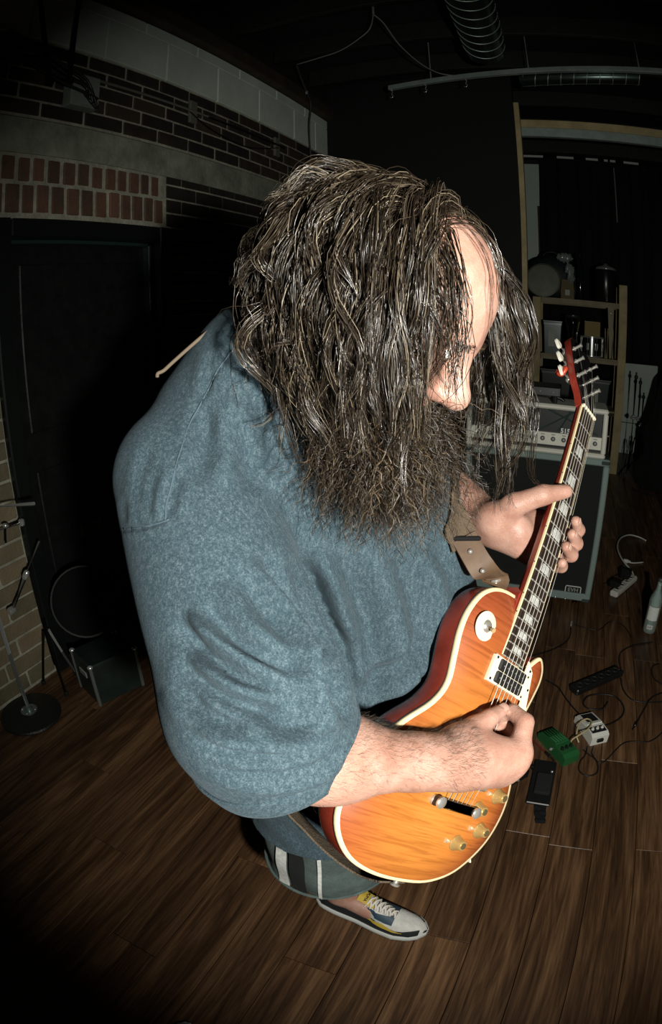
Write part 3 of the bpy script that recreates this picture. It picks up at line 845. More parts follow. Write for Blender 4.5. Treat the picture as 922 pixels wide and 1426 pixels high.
# head
bod.el(H(-0.015, 0, 0.012), (0.103, 0.080, 0.098), (HX, HY, HZ), 0.02)
bod.el(H(0.030, 0, 0.020), (0.070, 0.071, 0.078), (HX, HY, HZ), 0.02)
bod.el(H(0.042, 0, -0.055), (0.056, 0.060, 0.062), (HX, HY, HZ), 0.03)      # jaw and cheeks
bod.el(H(0.070, 0, -0.105), (0.030, 0.032, 0.026), (HX, HY, HZ), 0.03)      # chin
bod.rc(H(0.082, -0.040, 0.006), H(0.093, -0.012, 0.004), 0.012, 0.012, 0.014)   # brows
bod.rc(H(0.082, 0.040, 0.006), H(0.093, 0.012, 0.004), 0.012, 0.012, 0.014)
for s in (-1, 1):
    bod.el(H(0.093, s * 0.031, -0.014), (0.013, 0.017, 0.010), (HX, HY, HZ), 0.012, 's')
    bod.el(H(0.081, s * 0.031, -0.015), (0.0135, 0.0135, 0.0135), (HX, HY, HZ), 0.003)
    bod.el(H(0.070, s * 0.044, -0.040), (0.022, 0.020, 0.018), (HX, HY, HZ), 0.02)  # cheekbone
    e = H(-0.008, s * 0.078, -0.022)
    bod.el(e, (0.019, 0.009, 0.033), (unit(HX + 0.3 * s * HY), unit(HY - 0.3 * s * HX), HZ), 0.006)
    bod.el(e + HY * s * 0.009, (0.010, 0.006, 0.019), (HX, HY, HZ), 0.006, 's')
bod.rc(H(0.092, 0, -0.004), H(0.117, 0, -0.045), 0.010, 0.0135, 0.012)      # nose
bod.el(H(0.119, 0, -0.050), (0.0155, 0.016, 0.0135), (HX, HY, HZ), 0.008)
for s in (-1, 1): bod.el(H(0.104, s * 0.014, -0.054), (0.013, 0.010, 0.010), (HX, HY, HZ), 0.006)
bod.rc(H(0.096, -0.018, -0.079), H(0.096, 0.018, -0.079), 0.0065, 0.0065, 0.008)     # lips
bod.rc(H(0.093, -0.016, -0.088), H(0.093, 0.016, -0.088), 0.0075, 0.0075, 0.006)
# right arm and picking hand
fd = unit(R_WR - R_EL)
bod.rc(R_SH, R_EL, 0.064, 0.050, 0.03)
bod.rc(R_EL, R_EL + (R_WR - R_EL) * 0.35, 0.046, 0.049, 0.03)
bod.rc(R_EL + (R_WR - R_EL) * 0.30, R_EL + (R_WR - R_EL) * 0.86, 0.049, 0.033, 0.03)
bod.rc(R_EL + (R_WR - R_EL) * 0.82, R_WR, 0.033, 0.030, 0.02)
def chain(pts, rad, k=0.006):
    for i in range(len(pts) - 1): bod.rc(pts[i], pts[i + 1], rad[i], rad[i + 1], k if i else 0.007)
RI = [at(722, 1048, .775), at(731, 1006, .785), at(714, 991, .801), at(700, 997, .809)]
RM = [at(716, 1061, .783), at(723, 1027, .808), at(705, 1011, .818), at(692, 1015, .817)]
RR = [at(706, 1072, .791), at(714, 1046, .820), at(698, 1031, .826), at(686, 1034, .815)]
RP = [at(692, 1081, .800), at(702, 1062, .828), at(690, 1050, .825), at(680, 1050, .814)]
RT = [at(638, 1034, .744), at(661, 1013, .760), at(682, 1000, .768), at(699, 989, .785)]
palm = at(665, 1050, .757)
bod.rc(R_WR, palm, 0.030, 0.031, 0.025)
for q, w in ((RI, .024), (RM, .023), (RR, .022), (RP, .020)): bod.rc(R_WR + (q[0] - R_WR) * 0.25, q[0], 0.025, w * 0.78, 0.022)
bod.rc(R_WR, RT[0], 0.026, 0.021, 0.02)
bod.rc(RT[0], RT[1], 0.021, 0.0155, 0.016)
bod.rc(RT[0], RI[0], 0.018, 0.012, 0.012)
chain(RT[1:], (0.0148, 0.0128, 0.0092), 0.003)
chain(RI, (0.0158, 0.0130, 0.0112, 0.0090), 0.0025); chain(RM, (0.0155, 0.0125, 0.0108, 0.0088), 0.0025); chain(RR, (0.015, 0.0120, 0.0105, 0.0086), 0.0025); chain(RP, (0.0135, 0.0108, 0.0095, 0.008), 0.0025)
# left arm and fretting hand
bod.rc(L_SH, L_EL, 0.066, 0.05, 0.03)
bod.rc(L_EL, L_EL + (L_WR - L_EL) * 0.4, 0.05, 0.047, 0.03)
bod.rc(L_EL + (L_WR - L_EL) * 0.4, L_WR, 0.047, 0.031, 0.03)
LI = [G(.203, .016, -.058), G(.204, .052, -.028), G(.205, .052, .002), G(.207, .022, .0145)]
LM = [G(.226, .022, -.058), G(.228, .056, -.026), G(.229, .054, .004), G(.231, .022, .0150)]
LR = [G(.249, .024, -.056), G(.251, .053, -.024), G(.252, .050, .004), G(.256, .016, .0145)]
LP = [G(.270, .020, -.052), G(.275, .042, -.024), G(.277, .041, -.002), G(.280, .024, .010)]
LT = [G(.244, -.052, -.088), G(.225, -.060, -.052), G(.201, -.047, -.010), G(.180, -.022, .013)]
lp = G(.244, -.018, -.066)
bod.rc(L_WR, lp, 0.031, 0.028, 0.025)
for q in (LI, LM, LR, LP): bod.rc(L_WR + (q[0] - L_WR) * 0.3, q[0], 0.024, 0.0165, 0.022)
bod.rc(L_WR, LT[0], 0.029, 0.024, 0.02)
bod.rc(LT[0], LT[1], 0.0245, 0.0185, 0.018)
chain(LT[1:], (0.0190, 0.0158, 0.0112))
chain(LI, (0.0165, 0.0132, 0.0108, 0.0088)); chain(LM, (0.0168, 0.0134, 0.011, 0.0090)); chain(LR, (0.016, 0.0128, 0.0106, 0.0086)); chain(LP, (0.0142, 0.0112, 0.0094, 0.0078))
V1, Q1 = bod.net((-0.56, 0.28, 0.84), (0.09, 1.20, 1.70), 0.0030)
# lower legs
R_KN = np.array([-0.315, 0.735, 0.47]); R_AN = np.array([-0.365, 0.815, 0.10]); L_KN = np.array([-0.24, 1.06, 0.47]); L_AN = np.array([-0.33, 1.175, 0.10])
leg = Blob()
leg.rc((-0.33, 0.74, 0.75), R_KN, 0.085, 0.062, 0.03).rc(R_KN, R_AN + (0, 0, 0.18), 0.058, 0.055, 0.03).rc(R_AN + (0, 0, .18), R_AN, 0.055, 0.038, 0.03).rc(R_AN, R_AN + (0.10, -0.005, -0.045), 0.035, 0.03, 0.02)
leg.rc((-0.25, 0.92, 0.75), L_KN, 0.085, 0.062, 0.03).rc(L_KN, L_AN + (0, 0, 0.18), 0.058, 0.055, 0.03).rc(L_AN + (0, 0, .18), L_AN, 0.055, 0.038, 0.03).rc(L_AN, L_AN + (0.10, -0.005, -0.045), 0.035, 0.03, 0.02)
leg.rc((-0.33, 0.74, 0.75), (-0.31, 0.80, 0.92), 0.09, 0.12, 0.05).rc((-0.25, 0.92, 0.75), (-0.31, 0.80, 0.92), 0.09, 0.12, 0.05)
V2, Q2 = leg.net((-0.55, 0.55, 0.0), (0.0, 1.25, 1.0), 0.008)
BV = np.concatenate([V1, V2]); BQ = np.concatenate([Q1, Q2 + len(V1)])
def skin_mat():
    m, nt, b = _nt('skin')
    tc = N(nt, 'ShaderNodeTexCoord')
    n1 = N(nt, 'ShaderNodeTexNoise', i_Scale=28.0, i_Detail=6.0, i_Roughness=0.65); nt.links.new(tc.outputs['Object'], n1.inputs['Vector'])
    nt.links.new(ramp(nt, n1.outputs['Fac'], [(0.3, (0.31, 0.155, 0.110)), (0.5, (0.385, 0.215, 0.160)), (0.72, (0.45, 0.285, 0.225))]), b.inputs['Base Color'])
    b.inputs['Roughness'].default_value = 0.48; b.inputs['Specular IOR Level'].default_value = 0.4
    b.inputs['Subsurface Weight'].default_value = 0.12; b.inputs['Subsurface Radius'].default_value = (0.010, 0.004, 0.002); b.inputs['Subsurface Scale'].default_value = 0.6
    n2 = N(nt, 'ShaderNodeTexNoise', i_Scale=260.0, i_Detail=4.0); nt.links.new(tc.outputs['Object'], n2.inputs['Vector'])
    n3 = N(nt, 'ShaderNodeTexVoronoi', i_Scale=420.0); nt.links.new(tc.outputs['Object'], n3.inputs['Vector'])
    ad = N(nt, 'ShaderNodeMath', operation='ADD'); nt.links.new(n2.outputs['Fac'], ad.inputs[0]); nt.links.new(n3.outputs['Distance'], ad.inputs[1])
    bp = N(nt, 'ShaderNodeBump', i_Strength=0.22, i_Distance=0.0015); nt.links.new(ad.outputs[0], bp.inputs['Height']); nt.links.new(bp.outputs[0], b.inputs['Normal'])
    return m
M_SKIN = skin_mat()
body_o = obj('body', npmesh('body', BV, BQ), M_SKIN, person, smooth=True)
# finger nails
def nail(tip, prev, out, w=0.0105, l=0.012, r=0.009):
    d = unit(tip - prev); o_ = unit(out - d * (out @ d)); s_ = np.cross(d, o_)
    mb = MB(); rows = []
    for t in np.linspace(-0.7, 0.75, 6):
        ww = w / 2 * math.sqrt(max(0.05, 1 - max(0, t - 0.2) ** 2 * 1.6))
        rows.append([tip + d * (t * l * 0.6 + 0.001) + s_ * ww * k + o_ * (r * math.sqrt(max(0.0, 1 - (ww * k / (r * 1.15)) ** 2)) + 0.0003 - max(0, t) ** 2 * 0.003) for k in np.linspace(-1, 1, 7)])
    mb.strip(rows)
    return mb.build('fingernail', plain('nail', (0.46, 0.28, 0.22), 0.4), body_o, smooth=True)
nail(RT[3], RT[2], -ray(697, 989) + 0.5 * UPZ, 0.0125, 0.014, 0.0092)
for q in (LI, LM, LR): nail(q[3], q[2], GZ + 0.7 * GY, r=0.0086)
nail(LT[3], LT[2], -GX + 0.8 * GZ, 0.012, 0.013, 0.0090)
for s in (-1, 1):
    ey = MB().lathe(H(0.0815, s * 0.031, -0.015), HX - 0.35 * HZ, [(0.0001, -.0137), (0.009, -.0104), (0.0132, -.003), (0.0137, 0.0), (0.0132, .0036), (0.0100, .0094), (0.0060, .0124), (0.0001, .0138)], 20)
    eo = ey.build('eye', plain('eye_white', (0.75, 0.72, 0.68), 0.15), body_o, smooth=True)
    MB().lathe(H(0.0815, s * 0.031, -0.015), HX - 0.35 * HZ, [(0.0062, .0122), (0.0035, .0136), (0.0001, .0142)], 16).build('iris', plain('iris', (0.06, 0.04, 0.02), 0.1), eo, smooth=True)

# ---------------------------------------------------------------- tee shirt
sh = Blob()
sh.el((-0.325, 0.705, 1.265), (0.160, 0.215, 0.26), AX, 0.05)
sh.el((-0.287, 0.757, 1.035), (0.188, 0.205, 0.24), AX, 0.08)
sh.el((-0.335, 0.765, 0.86), (0.178, 0.205, 0.28), AX, 0.08)
sh.rc((-0.338, 0.768, 0.80), (-0.338, 0.768, 0.52), 0.185, 0.200, 0.06)
sh.rc((-0.400, 0.585, 1.395), (-0.31, 0.88, 1.39), 0.098, 0.090, 0.06)
sh.rc(NB + (-0.065, -0.02, -0.10), NB + (-0.022, -0.040, 0.020), 0.130, 0.098, 0.05)
IR, ID = CAM_M @ np.array([1, 0, 0.]), CAM_M @ np.array([0, -1, 0.])
RC = at(392, 1046, 0.655)                                  # middle of the sleeve opening
hn = unit(0.9 * (0.47 * IR + 0.88 * ID) + 0.44 * ray(392, 1046))
S_EL = RC - hn * 0.07
sh.rc((-0.385, 0.595, 1.415), (-0.340, 0.590, 1.475), 0.105, 0.097, 0.05)
sh.rc(R_SH, S_EL, 0.095, 0.097, 0.018)
sh.rc(S_EL, RC + hn * 0.05, 0.096, 0.089, 0.03)
sh.rc(L_SH, L_SH + (L_EL - L_SH) * 0.8, 0.095, 0.085, 0.05)
_ev0 = Blob.ev
class Shirt(Blob):
    def ev(s, P, idx=None):
        d = _ev0(s, P, idx)
        # the sleeve ends at the hem plane
        e = (P - RC) @ hn
        near = np.linalg.norm(P - RC, axis=1) < 0.15
        d = np.where(near, np.maximum(d, e), d)
        # flat against the guitar's back
        gz = (P - GT) @ GZ; gu = (P - GT) @ GX
        gt_ = (P - GT) @ GY; arm_ = np.minimum(Blob.d1(('rc', R_SH, S_EL, 0.0, 0.0), P), Blob.d1(('rc', S_EL, R_WR, 0.0, 0.0), P))
        d = np.where((gu > 0.33) & (gu < 0.84) & (gt_ > -0.20) & (arm_ > 0.105), np.maximum(d, gz + 0.0605), d)
        d = np.maximum(d, 0.605 - P[:, 2] + 0.10 * ((P - np.array([-0.34, 0.75, 0])) @ MF))
        return d
shirt = Shirt(); shirt.p = sh.p
SV, SQ = shirt.net((-0.62, 0.26, 0.55), (0.02, 1.24, 1.58), 0.0048, smooth=3)

def seg_dist(P, L):
    L = np.asarray(L, float); best = np.full(len(P), 1e9); side = np.zeros(len(P)); tt = np.zeros(len(P))
    n = len(L) - 1
    for i in range(n):
        a, b = L[i], L[i + 1]; d = b - a; q = P - a
        t = np.clip(q @ d / (d @ d), 0, 1); r = q - t[:, None] * d
        e = np.hypot(r[:, 0], r[:, 1]); m = e < best
        best[m] = e[m]; side[m] = np.sign(d[0] * q[:, 1] - d[1] * q[:, 0])[m]; tt[m] = ((i + t) / n)[m]
    return best, side, tt
def front_layer(V, Nn, tol=0.05):
    uv = proj(V); dist = np.linalg.norm(V - CAM_P, axis=1); view = (V - CAM_P) / dist[:, None]
    fac = -(Nn * view).sum(1)
    cell = (uv // 8).astype(int); key = cell[:, 0] * 1000 + cell[:, 1]
    o = np.argsort(dist); md = {}
    for i in o:
        md.setdefault(int(key[i]), dist[i])
    mn = np.array([md[int(k)] for k in key])
    return uv, np.clip((fac - 0.08) / 0.40, 0, 1) * (dist < mn + tol)
SN = vnormals(SV, SQ)
suv, vis = front_layer(SV, SN)
disp = np.zeros(len(SV))
def crease(L, depth, w, ridge=0.5, rs=0, off=1.9):
    """a fold in the cloth along a line on the shirt: a groove with a soft roll beside it"""
    L = smoothpts([np.array(p, float) for p in L], 4)
    inb = (suv[:, 0] > min(p[0] for p in L) - 60) & (suv[:, 0] < max(p[0] for p in L) + 60) & (suv[:, 1] > min(p[1] for p in L) - 60) & (suv[:, 1] < max(p[1] for p in L) + 60) & (vis > 0)
    ii = np.nonzero(inb)[0]
    d, s_, t = seg_dist(suv[ii], L)
    tap = np.clip(np.minimum(t, 1 - t) * 3.2, 0, 1) ** 0.9
    depth = depth * (2.0 if w >= 11 else 1.4)
    g = -depth * np.exp(-(d / w) ** 2)
    sd = d * s_
    if rs == 0: g = g + depth * ridge * np.exp(-((d - off * w) / w) ** 2)
    else: g = g + depth * ridge * np.exp(-((sd - rs * off * w) / w) ** 2)
    disp[ii] += g * tap * vis[ii]
# arm pit and sleeve folds
crease([(362, 770), (398, 815), (428, 862), (446, 905), (452, 945), (470, 978), (492, 1004)], 0.026, 13, 0.45, 1)
crease([(412, 770), (438, 820), (455, 868), (472, 905)], 0.021, 14, 0.5, -1)
crease([(455, 870), (474, 905), (476, 945), (490, 985)], 0.016, 14, 0.3)
crease([(246, 862), (262, 884), (290, 912), (345, 948), (400, 966), (452, 958)], 0.0100, 12, 0.9, -1)
crease([(248, 918), (272, 945), (315, 975), (380, 990), (452, 984)], 0.0095, 12, 0.9, -1)
crease([(285, 842), (330, 895), (390, 935), (440, 945)], 0.0060, 12, 0.8)
crease([(250, 1000), (300, 1045), (365, 1060), (430, 1047), (474, 1012)], 0.0075, 11, 0.8, -1)
crease([(280, 1062), (330, 1080), (400, 1080), (455, 1060), (485, 1022)], 0.0050, 8, 0.7)
crease([(345, 985), (400, 1012), (445, 1002)], 0.0065, 12, 0.6)
crease([(240, 945), (285, 995), (345, 1018)], 0.0060, 12, 0.6)
crease([(330, 790), (370, 845), (410, 890)], 0.0045, 16, 0.7)
# gathered pleats above the shoulder seam
for L_, dp, w_ in (([(212, 610), (200, 665), (192, 728)], .0035, 7), ([(222, 640), (212, 690), (208, 728)], .004, 5), ([(255, 650), (243, 690), (236, 724)], .005, 6),
                   ([(300, 490), (292, 520), (285, 555)], .004, 6), ([(318, 480), (312, 505), (300, 530)], .003, 5),
                   ([(175, 690), (172, 715), (170, 733)], .003, 5)):
    crease(L_, dp * 0.6, w_ * 1.3, 0.7)
crease([(160, 737), (200, 735), (238, 724)], 0.0035, 3.5, 0.8, 1)            # shoulder seam
crease([(322, 488), (300, 520), (282, 555), (262, 600), (246, 650), (234, 700), (230, 725)], 0.0022, 3, 0.9, -1)
# broad drapes on the chest and belly
crease([(468, 745), (505, 840), (522, 930), (515, 995)], 0.009, 24, 0.6)
crease([(540, 745), (575, 825), (585, 900), (560, 965)], 0.008, 22, 0.6)
crease([(500, 968), (550, 935), (605, 890)], 0.008, 13, 0.7)
crease([(520, 990), (570, 965), (620, 930)], 0.006, 12, 0.7)
crease([(600, 755), (628, 800), (632, 850)], 0.006, 14, 0.6)
crease([(330, 560), (352, 625), (345, 690)], 0.005, 18, 0.6)
crease([(420, 600), (450, 660), (480, 725)], 0.006, 18, 0.6)
crease([(290, 560), (285, 620), (275, 680)], 0.004, 14, 0.6)
crease([(345, 1130), (372, 1160), (410, 1190)], 0.006, 8, 0.5)
crease([(360, 1125), (395, 1155), (430, 1180)], 0.005, 8, 0.5)
# a little general unevenness everywhere
fq = np.array([[9, 5, 4], [4, 11, 6], [7, -8, 9], [15, 6, -11]], float)
for w_, ph in zip(fq, (0.3, 1.7, 2.9, 4.4)): disp += 0.0009 * np.sin(SV @ w_ * 1.6 + ph)
SV = SV + SN * disp[:, None]
SV = relax(SV, SQ, 0.25)
def tee_mat():
    m, nt, b = _nt('heather_jersey')
    tc = N(nt, 'ShaderNodeTexCoord')
    n1 = N(nt, 'ShaderNodeTexNoise', i_Scale=560.0, i_Detail=3.0, i_Roughness=0.75); nt.links.new(tc.outputs['Object'], n1.inputs['Vector'])
    mp = N(nt, 'ShaderNodeMapping'); mp.inputs['Scale'].default_value = (260, 260, 120); nt.links.new(tc.outputs['Object'], mp.inputs['Vector'])
    n2 = N(nt, 'ShaderNodeTexNoise', i_Scale=1.0, i_Detail=4.0); nt.links.new(mp.outputs[0], n2.inputs['Vector'])
    mx = N(nt, 'ShaderNodeMath', operation='MULTIPLY_ADD'); mx.inputs[1].default_value = 0.35
    nt.links.new(n2.outputs['Fac'], mx.inputs[0]); 
    m2 = N(nt, 'ShaderNodeMath', operation='MULTIPLY'); m2.inputs[1].default_value = 0.65; nt.links.new(n1.outputs['Fac'], m2.inputs[0]); nt.links.new(m2.outputs[0], mx.inputs[2])
    nt.links.new(ramp(nt, mx.outputs[0], [(0.34, (0.019, 0.035, 0.045)), (0.5, (0.040, 0.067, 0.082)), (0.66, (0.100, 0.140, 0.158))]), b.inputs['Base Color'])
    b.inputs['Roughness'].default_value = 0.9; b.inputs['Specular IOR Level'].default_value = 0.15
    b.inputs['Sheen Weight'].default_value = 0.06; b.inputs['Sheen Tint'].default_value = (0.6, 0.75, 0.85, 1)
    bp = N(nt, 'ShaderNodeBump', i_Strength=0.35, i_Distance=0.0015); nt.links.new(n1.outputs['Fac'], bp.inputs['Height']); nt.links.new(bp.outputs[0], b.inputs['Normal'])
    return m
M_TEE = tee_mat()
tee = obj('tee_shirt', npmesh('tee_shirt', SV, SQ), M_TEE, person, smooth=True)
tag(tee, 'slate blue heather short-sleeved tee shirt')
# raised seams
vi_ = np.nonzero(vis > 0.25)[0]
def seam(L):
    L = smoothpts([np.array(p, float) for p in L], 8); P = []
    for p in L:
        j = vi_[np.argmin(((suv[vi_] - p) ** 2).sum(1))]; P.append(SV[j])
    P = np.array(P)
    for _ in range(6): P[1:-1] = (P[:-2] + 2 * P[1:-1] + P[2:]) / 4
    nn = np.array([CAM_P - q for q in P]); nn /= np.linalg.norm(nn, axis=1)[:, None]
    MB().tube(list(P + nn * 0.0006), 0.0011, 6).build('seam', plain('seam_thread', (0.055, 0.092, 0.115), 0.95), tee, smooth=True)
seam([(322, 488), (300, 520), (282, 555), (262, 600), (246, 650), (234, 700), (229, 725)])
seam([(171, 737), (200, 734), (238, 724)])
# sleeve hem: a stitched band following the cloth
e1, e2, _ = frame(hn)
def cloth_r(o_, d_):
    ts = np.linspace(0.02, 0.16, 71); v_ = _ev0(sh, np.array([o_ + d_ * t for t in ts])); j = np.nonzero(v_ > 0)[0]
    return ts[j[0]] if len(j) else 0.12
rows_h = []
for a in np.linspace(0, 2 * math.pi, 72, endpoint=False):
    d_ = math.cos(a) * e1 + math.sin(a) * e2; row = []
    for off_, g_ in ((-0.030, -0.002), (-0.029, 0.0016), (-0.022, 0.0022), (-0.012, 0.0022), (-0.003, 0.0022), (0.003, 0.0005), (0.0035, -0.004), (-0.002, -0.006)):
        o_ = RC + hn * off_; row.append(o_ + d_ * (min(cloth_r(RC + hn * min(off_, -0.003), d_), 0.118) + g_))
    rows_h.append(row)
hm_ = MB(); hm_.strip(rows_h + [rows_h[0]], closed=True); hm_.build('sleeve_hem', M_TEE, tee, smooth=True)
# collar band
ct = []
cn = unit(np.array([0.50, -0.30, 1.0])); ca = unit(np.cross(cn, ML)); cb = np.cross(cn, ca)
CO = NB + np.array([0.005, -0.03, 0.055])
for a in np.linspace(0, 2 * math.pi, 48, endpoint=False):
    r_ = 0.100
    c_ = CO + r_ * math.cos(a) * ca * 1.0 + r_ * 1.0 * math.sin(a) * cb
    o_ = unit(c_ - CO)
    ct.append([c_ + o_ * x_ + cn * z_ for x_, z_ in ((0.012, -.022), (0.0035, -.004), (-.005, .012), (-.0085, .013), (-.009, .008), (-.004, -.008), (0.004, -.022))])
cm_ = MB(); cm_.strip(ct + [ct[0]], closed=True)
cm_.build('collar', plain('collar_rib', (0.055, 0.105, 0.145), 0.9, bump=0.4, bscale=500), tee, smooth=True)

# ---------------------------------------------------------------- baggy shorts with striped sides
st = Blob()
st.el((-0.335, 0.79, 0.90), (0.175, 0.21, 0.16), AX, 0.05)
HEMR = np.array([-0.362, 0.765, 0.395]); HEML = np.array([-0.24, 1.06, 0.42])
st.rc((-0.345, 0.745, 0.84), HEMR + (0, 0, -0.05), 0.142, 0.152, 0.05)
st.rc((-0.26, 0.90, 0.84), HEML + (0, 0, -0.05), 0.140, 0.138, 0.05)
class Shorts(Blob):
    def ev(s, P, idx=None):
        d = _ev0(s, P, idx)
        rR = np.hypot(P[:, 0] - HEMR[0], P[:, 1] - HEMR[1]); rL = np.hypot(P[:, 0] - HEML[0], P[:, 1] - HEML[1])
        zc = np.where(rR < rL, HEMR[2], HEML[2])
        d = np.maximum(d, zc - P[:, 2])
        cav = np.maximum(np.minimum(rR - 0.012, rL) - 0.118, P[:, 2] - zc - 0.12)
        return np.maximum(d, -cav)
so = Shorts(); so.p = st.p
PV, PQ = so.net((-0.60, 0.52, 0.34), (0.02, 1.26, 1.04), 0.0065, smooth=2)
PN = vnormals(PV, PQ)
ang = np.arctan2(PV[:, 1] - HEMR[1], PV[:, 0] - HEMR[0])
PV = PV + PN * (0.004 * np.sin(ang * 7 + PV[:, 2] * 9) * np.clip((0.9 - PV[:, 2]) * 3, 0, 1) + 0.003 * np.sin(PV[:, 2] * 40 + ang * 3))[:, None]
M_SHORT = plain('dark_twill', (0.070, 0.098, 0.092), 0.85, bump=0.3, bscale=300, vary=0.3, vscale=30)
shorts = obj('shorts', npmesh('shorts', PV, PQ), M_SHORT, person, smooth=True)
tag(shorts, 'baggy dark grey-green shorts with white and black side stripes')
def stripe(a0, a1, mat, name='side_stripe', r=0.1565, z0=0.398, z1=0.80):
    mb = MB(); rows = []
    for z in np.linspace(z0, z1, 26):
        row = []
        for a in np.linspace(a0, a1, 5):
            c_ = HEMR + (np.array([-0.345, 0.745, 0.84]) - HEMR) * (z - HEMR[2]) / 0.445
            # follow the cloth: march outwards until outside
            o_ = np.array([math.cos(a), math.sin(a), 0])
            rr = r + 0.004 * math.sin(a * 7 + z * 9) * min(1, (0.9 - z) * 3) + 0.003 * math.sin(z * 40 + a * 3)
            row.append(np.array([c_[0], c_[1], z]) + o_ * rr)
        rows.append(row)
    mb.strip(rows)
    return mb.build(name, mat, shorts, smooth=True)
A0 = math.radians(-100)
stripe(A0 - 0.24, A0 - 0.06, plain('stripe_white', (0.62, 0.64, 0.60), 0.8, vary=0.25, vscale=90))
stripe(A0 - 0.02, A0 + 0.24, plain('stripe_black', (0.008, 0.010, 0.010), 0.85))
stripe(A0 + 0.42, A0 + 0.47, plain('stripe_white', (0.62, 0.64, 0.60), 0.8))
hb = MB()
hb.tube([HEMR + np.array([math.cos(a) * 0.1555, math.sin(a) * 0.1555, 0.006]) for a in np.linspace(0, 2 * math.pi, 49)], 0.0042, 6)
hb.build('hem', M_SHORT, shorts, smooth=True)

# ---------------------------------------------------------------- trainers
def sneaker(heel, toe, name='shoe'):
    heel = np.asarray(heel, float); toe = np.asarray(toe, float)
    L = np.linalg.norm(toe - heel); ax = (toe - heel) / L; ay = np.cross(UPZ, ax)      # ay: wearer's left
    def S(x, y, z): return heel + ax * x * L + ay * y + UPZ * z
    w = lambda x: np.interp(x, [0, .06, .2, .4, .6, .75, .88, .96, 1.0], [.018, .034, .040, .041, .050, .053, .044, .027, .006])
    cy = lambda x: np.interp(x, [0, .4, .75, 1], [0, 0.002, 0.004, 0.010])
    xs = np.concatenate([[0.0, .015], np.linspace(.05, .95, 19), [.985, 1.0]])
    hgt = lambda x: np.interp(x, [0, .05, .2, .36, .5, .62, .75, .88, .96, 1.0], [.095, .105, .095, .100, .098, .082, .066, .055, .042, .026])
    ring_n = 22
    def upper_row(x, g=0.0):
        W = w(x) - 0.003 + g; Ht = hgt(x); row = []
        for a in np.linspace(-0.15, math.pi + 0.15, ring_n):
            c_, s_ = math.cos(a), math.sin(a)
            e = 0.75 if x > .5 else 0.62
            row.append(S(x, cy(x) + math.copysign(abs(c_) ** e, c_) * W * (1 - 0.30 * max(0, s_) * (1 if x < .55 else .55)), 0.022 + (Ht - 0.022 + g) * max(-.1, s_)))
        return row
    root = bpy.data.objects.new(name, None); COL.objects.link(root); root.empty_display_size = .05
    root.parent = person; root.matrix_parent_inverse = Matrix.Identity(4)
    root.matrix_parent_inverse = wmat(person).inverted()
    up = MB(); rows = [upper_row(x) for x in xs]; up.strip(rows)
    up.add(rows[0], [tuple(range(ring_n))]); up.add(rows[-1], [tuple(range(ring_n))[::-1]])
    up.build('upper', plain('shoe_mesh_white', (0.60, 0.60, 0.56), 0.8, bump=0.3, bscale=400, vary=0.15, vscale=60), root, smooth=True)
    so_ = MB(); rr = []
    for x in xs:
        rr.append([S(x, cy(x) + s_ * (w(x) + e_), z_) for s_, e_, z_ in ((-1, -.004, 0.0), (-1, .003, .004), (-1, .005, .014), (-1, .001, .024), (1, .001, .024), (1, .005, .014), (1, .003, .004), (1, -.004, 0.0))])
    so_.strip(rr, closed=True); so_.add(rr[0], [tuple(range(8))]); so_.add(rr[-1], [tuple(range(8))[::-1]])
    so_.build('midsole', plain('shoe_sole_grey', (0.50, 0.53, 0.50), 0.6), root, smooth=True)
    def band(fn0, fn1, x0, x1, mat, nm, g=0.0016, side=None, n=18):
        for sd in ((-1, 1) if side is None else (side,)):
            mb = MB(); rws = []
            for x in np.linspace(x0, x1, n):
                R_ = upper_row(x, g)
                if sd < 0: R_ = R_[::-1]
                f0, f1 = fn0(x), fn1(x); row = []
                for k in np.linspace(f0, f1, 6):
                    p = k * (ring_n - 1); i = int(min(p, ring_n - 2)); row.append(R_[i] + (R_[i + 1] - R_[i]) * (p - i))
                rws.append(row)
            mb.strip(rws); mb.build(nm, mat, root, smooth=True)
    I = lambda xs_, ys_: (lambda x: np.interp(x, xs_, ys_))
    MBk = plain('shoe_black', (0.010, 0.014, 0.016), 0.6); MNv = plain('shoe_navy', (0.020, 0.050, 0.075), 0.6); MYl = plain('shoe_yellow', (0.50, 0.36, 0.045), 0.6)
    band(I([0, 1], [0.02, 0.02]), I([0, .3, .55, .8, .93, 1], [.36, .32, .20, .17, .30, .5]), 0.01, 0.995, MBk, 'toe_guard')
    band(I([.48, .64, .8], [.16, .13, .14]), I([.48, .64, .8], [.17, .21, .155]), 0.48, 0.82, MYl, 'yellow_flash', 0.0020)
    band(I([.05, .3, .5, .62], [.28, .27, .22, .2]), I([.05, .3, .5, .62], [.34, .33, .30, .22]), 0.05, 0.62, plain('shoe_silver', (0.42, 0.46, 0.45), 0.4), 'side_band', 0.0020)
    band(I([.40, .56, .66, .72], [.31, .24, .24, .26]), I([.40, .56, .66, .72], [.36, .34, .40, .5]), 0.42, 0.72, MNv, 'lace_guard', 0.0024)
    band(I([.02, .3], [.5, .40]), I([.02, .3], [.34, .34]), 0.02, 0.34, MNv, 'heel_collar', 0.0022)
    tg = MB(); rws = []
    for x, z in ((.38, .118), (.42, .116), (.47, .107), (.53, .098)):
        rws.append([S(x, cy(x) + y, z - abs(y) * .25) for y in np.linspace(-.021, .021, 7)])
    tg.strip(rws); tongue = tg.build('tongue', MYl, root, smooth=True)
    bx = ax; ang_ = math.atan2(bx[1], bx[0])
    pos = S(.445, cy(.445), .1140)
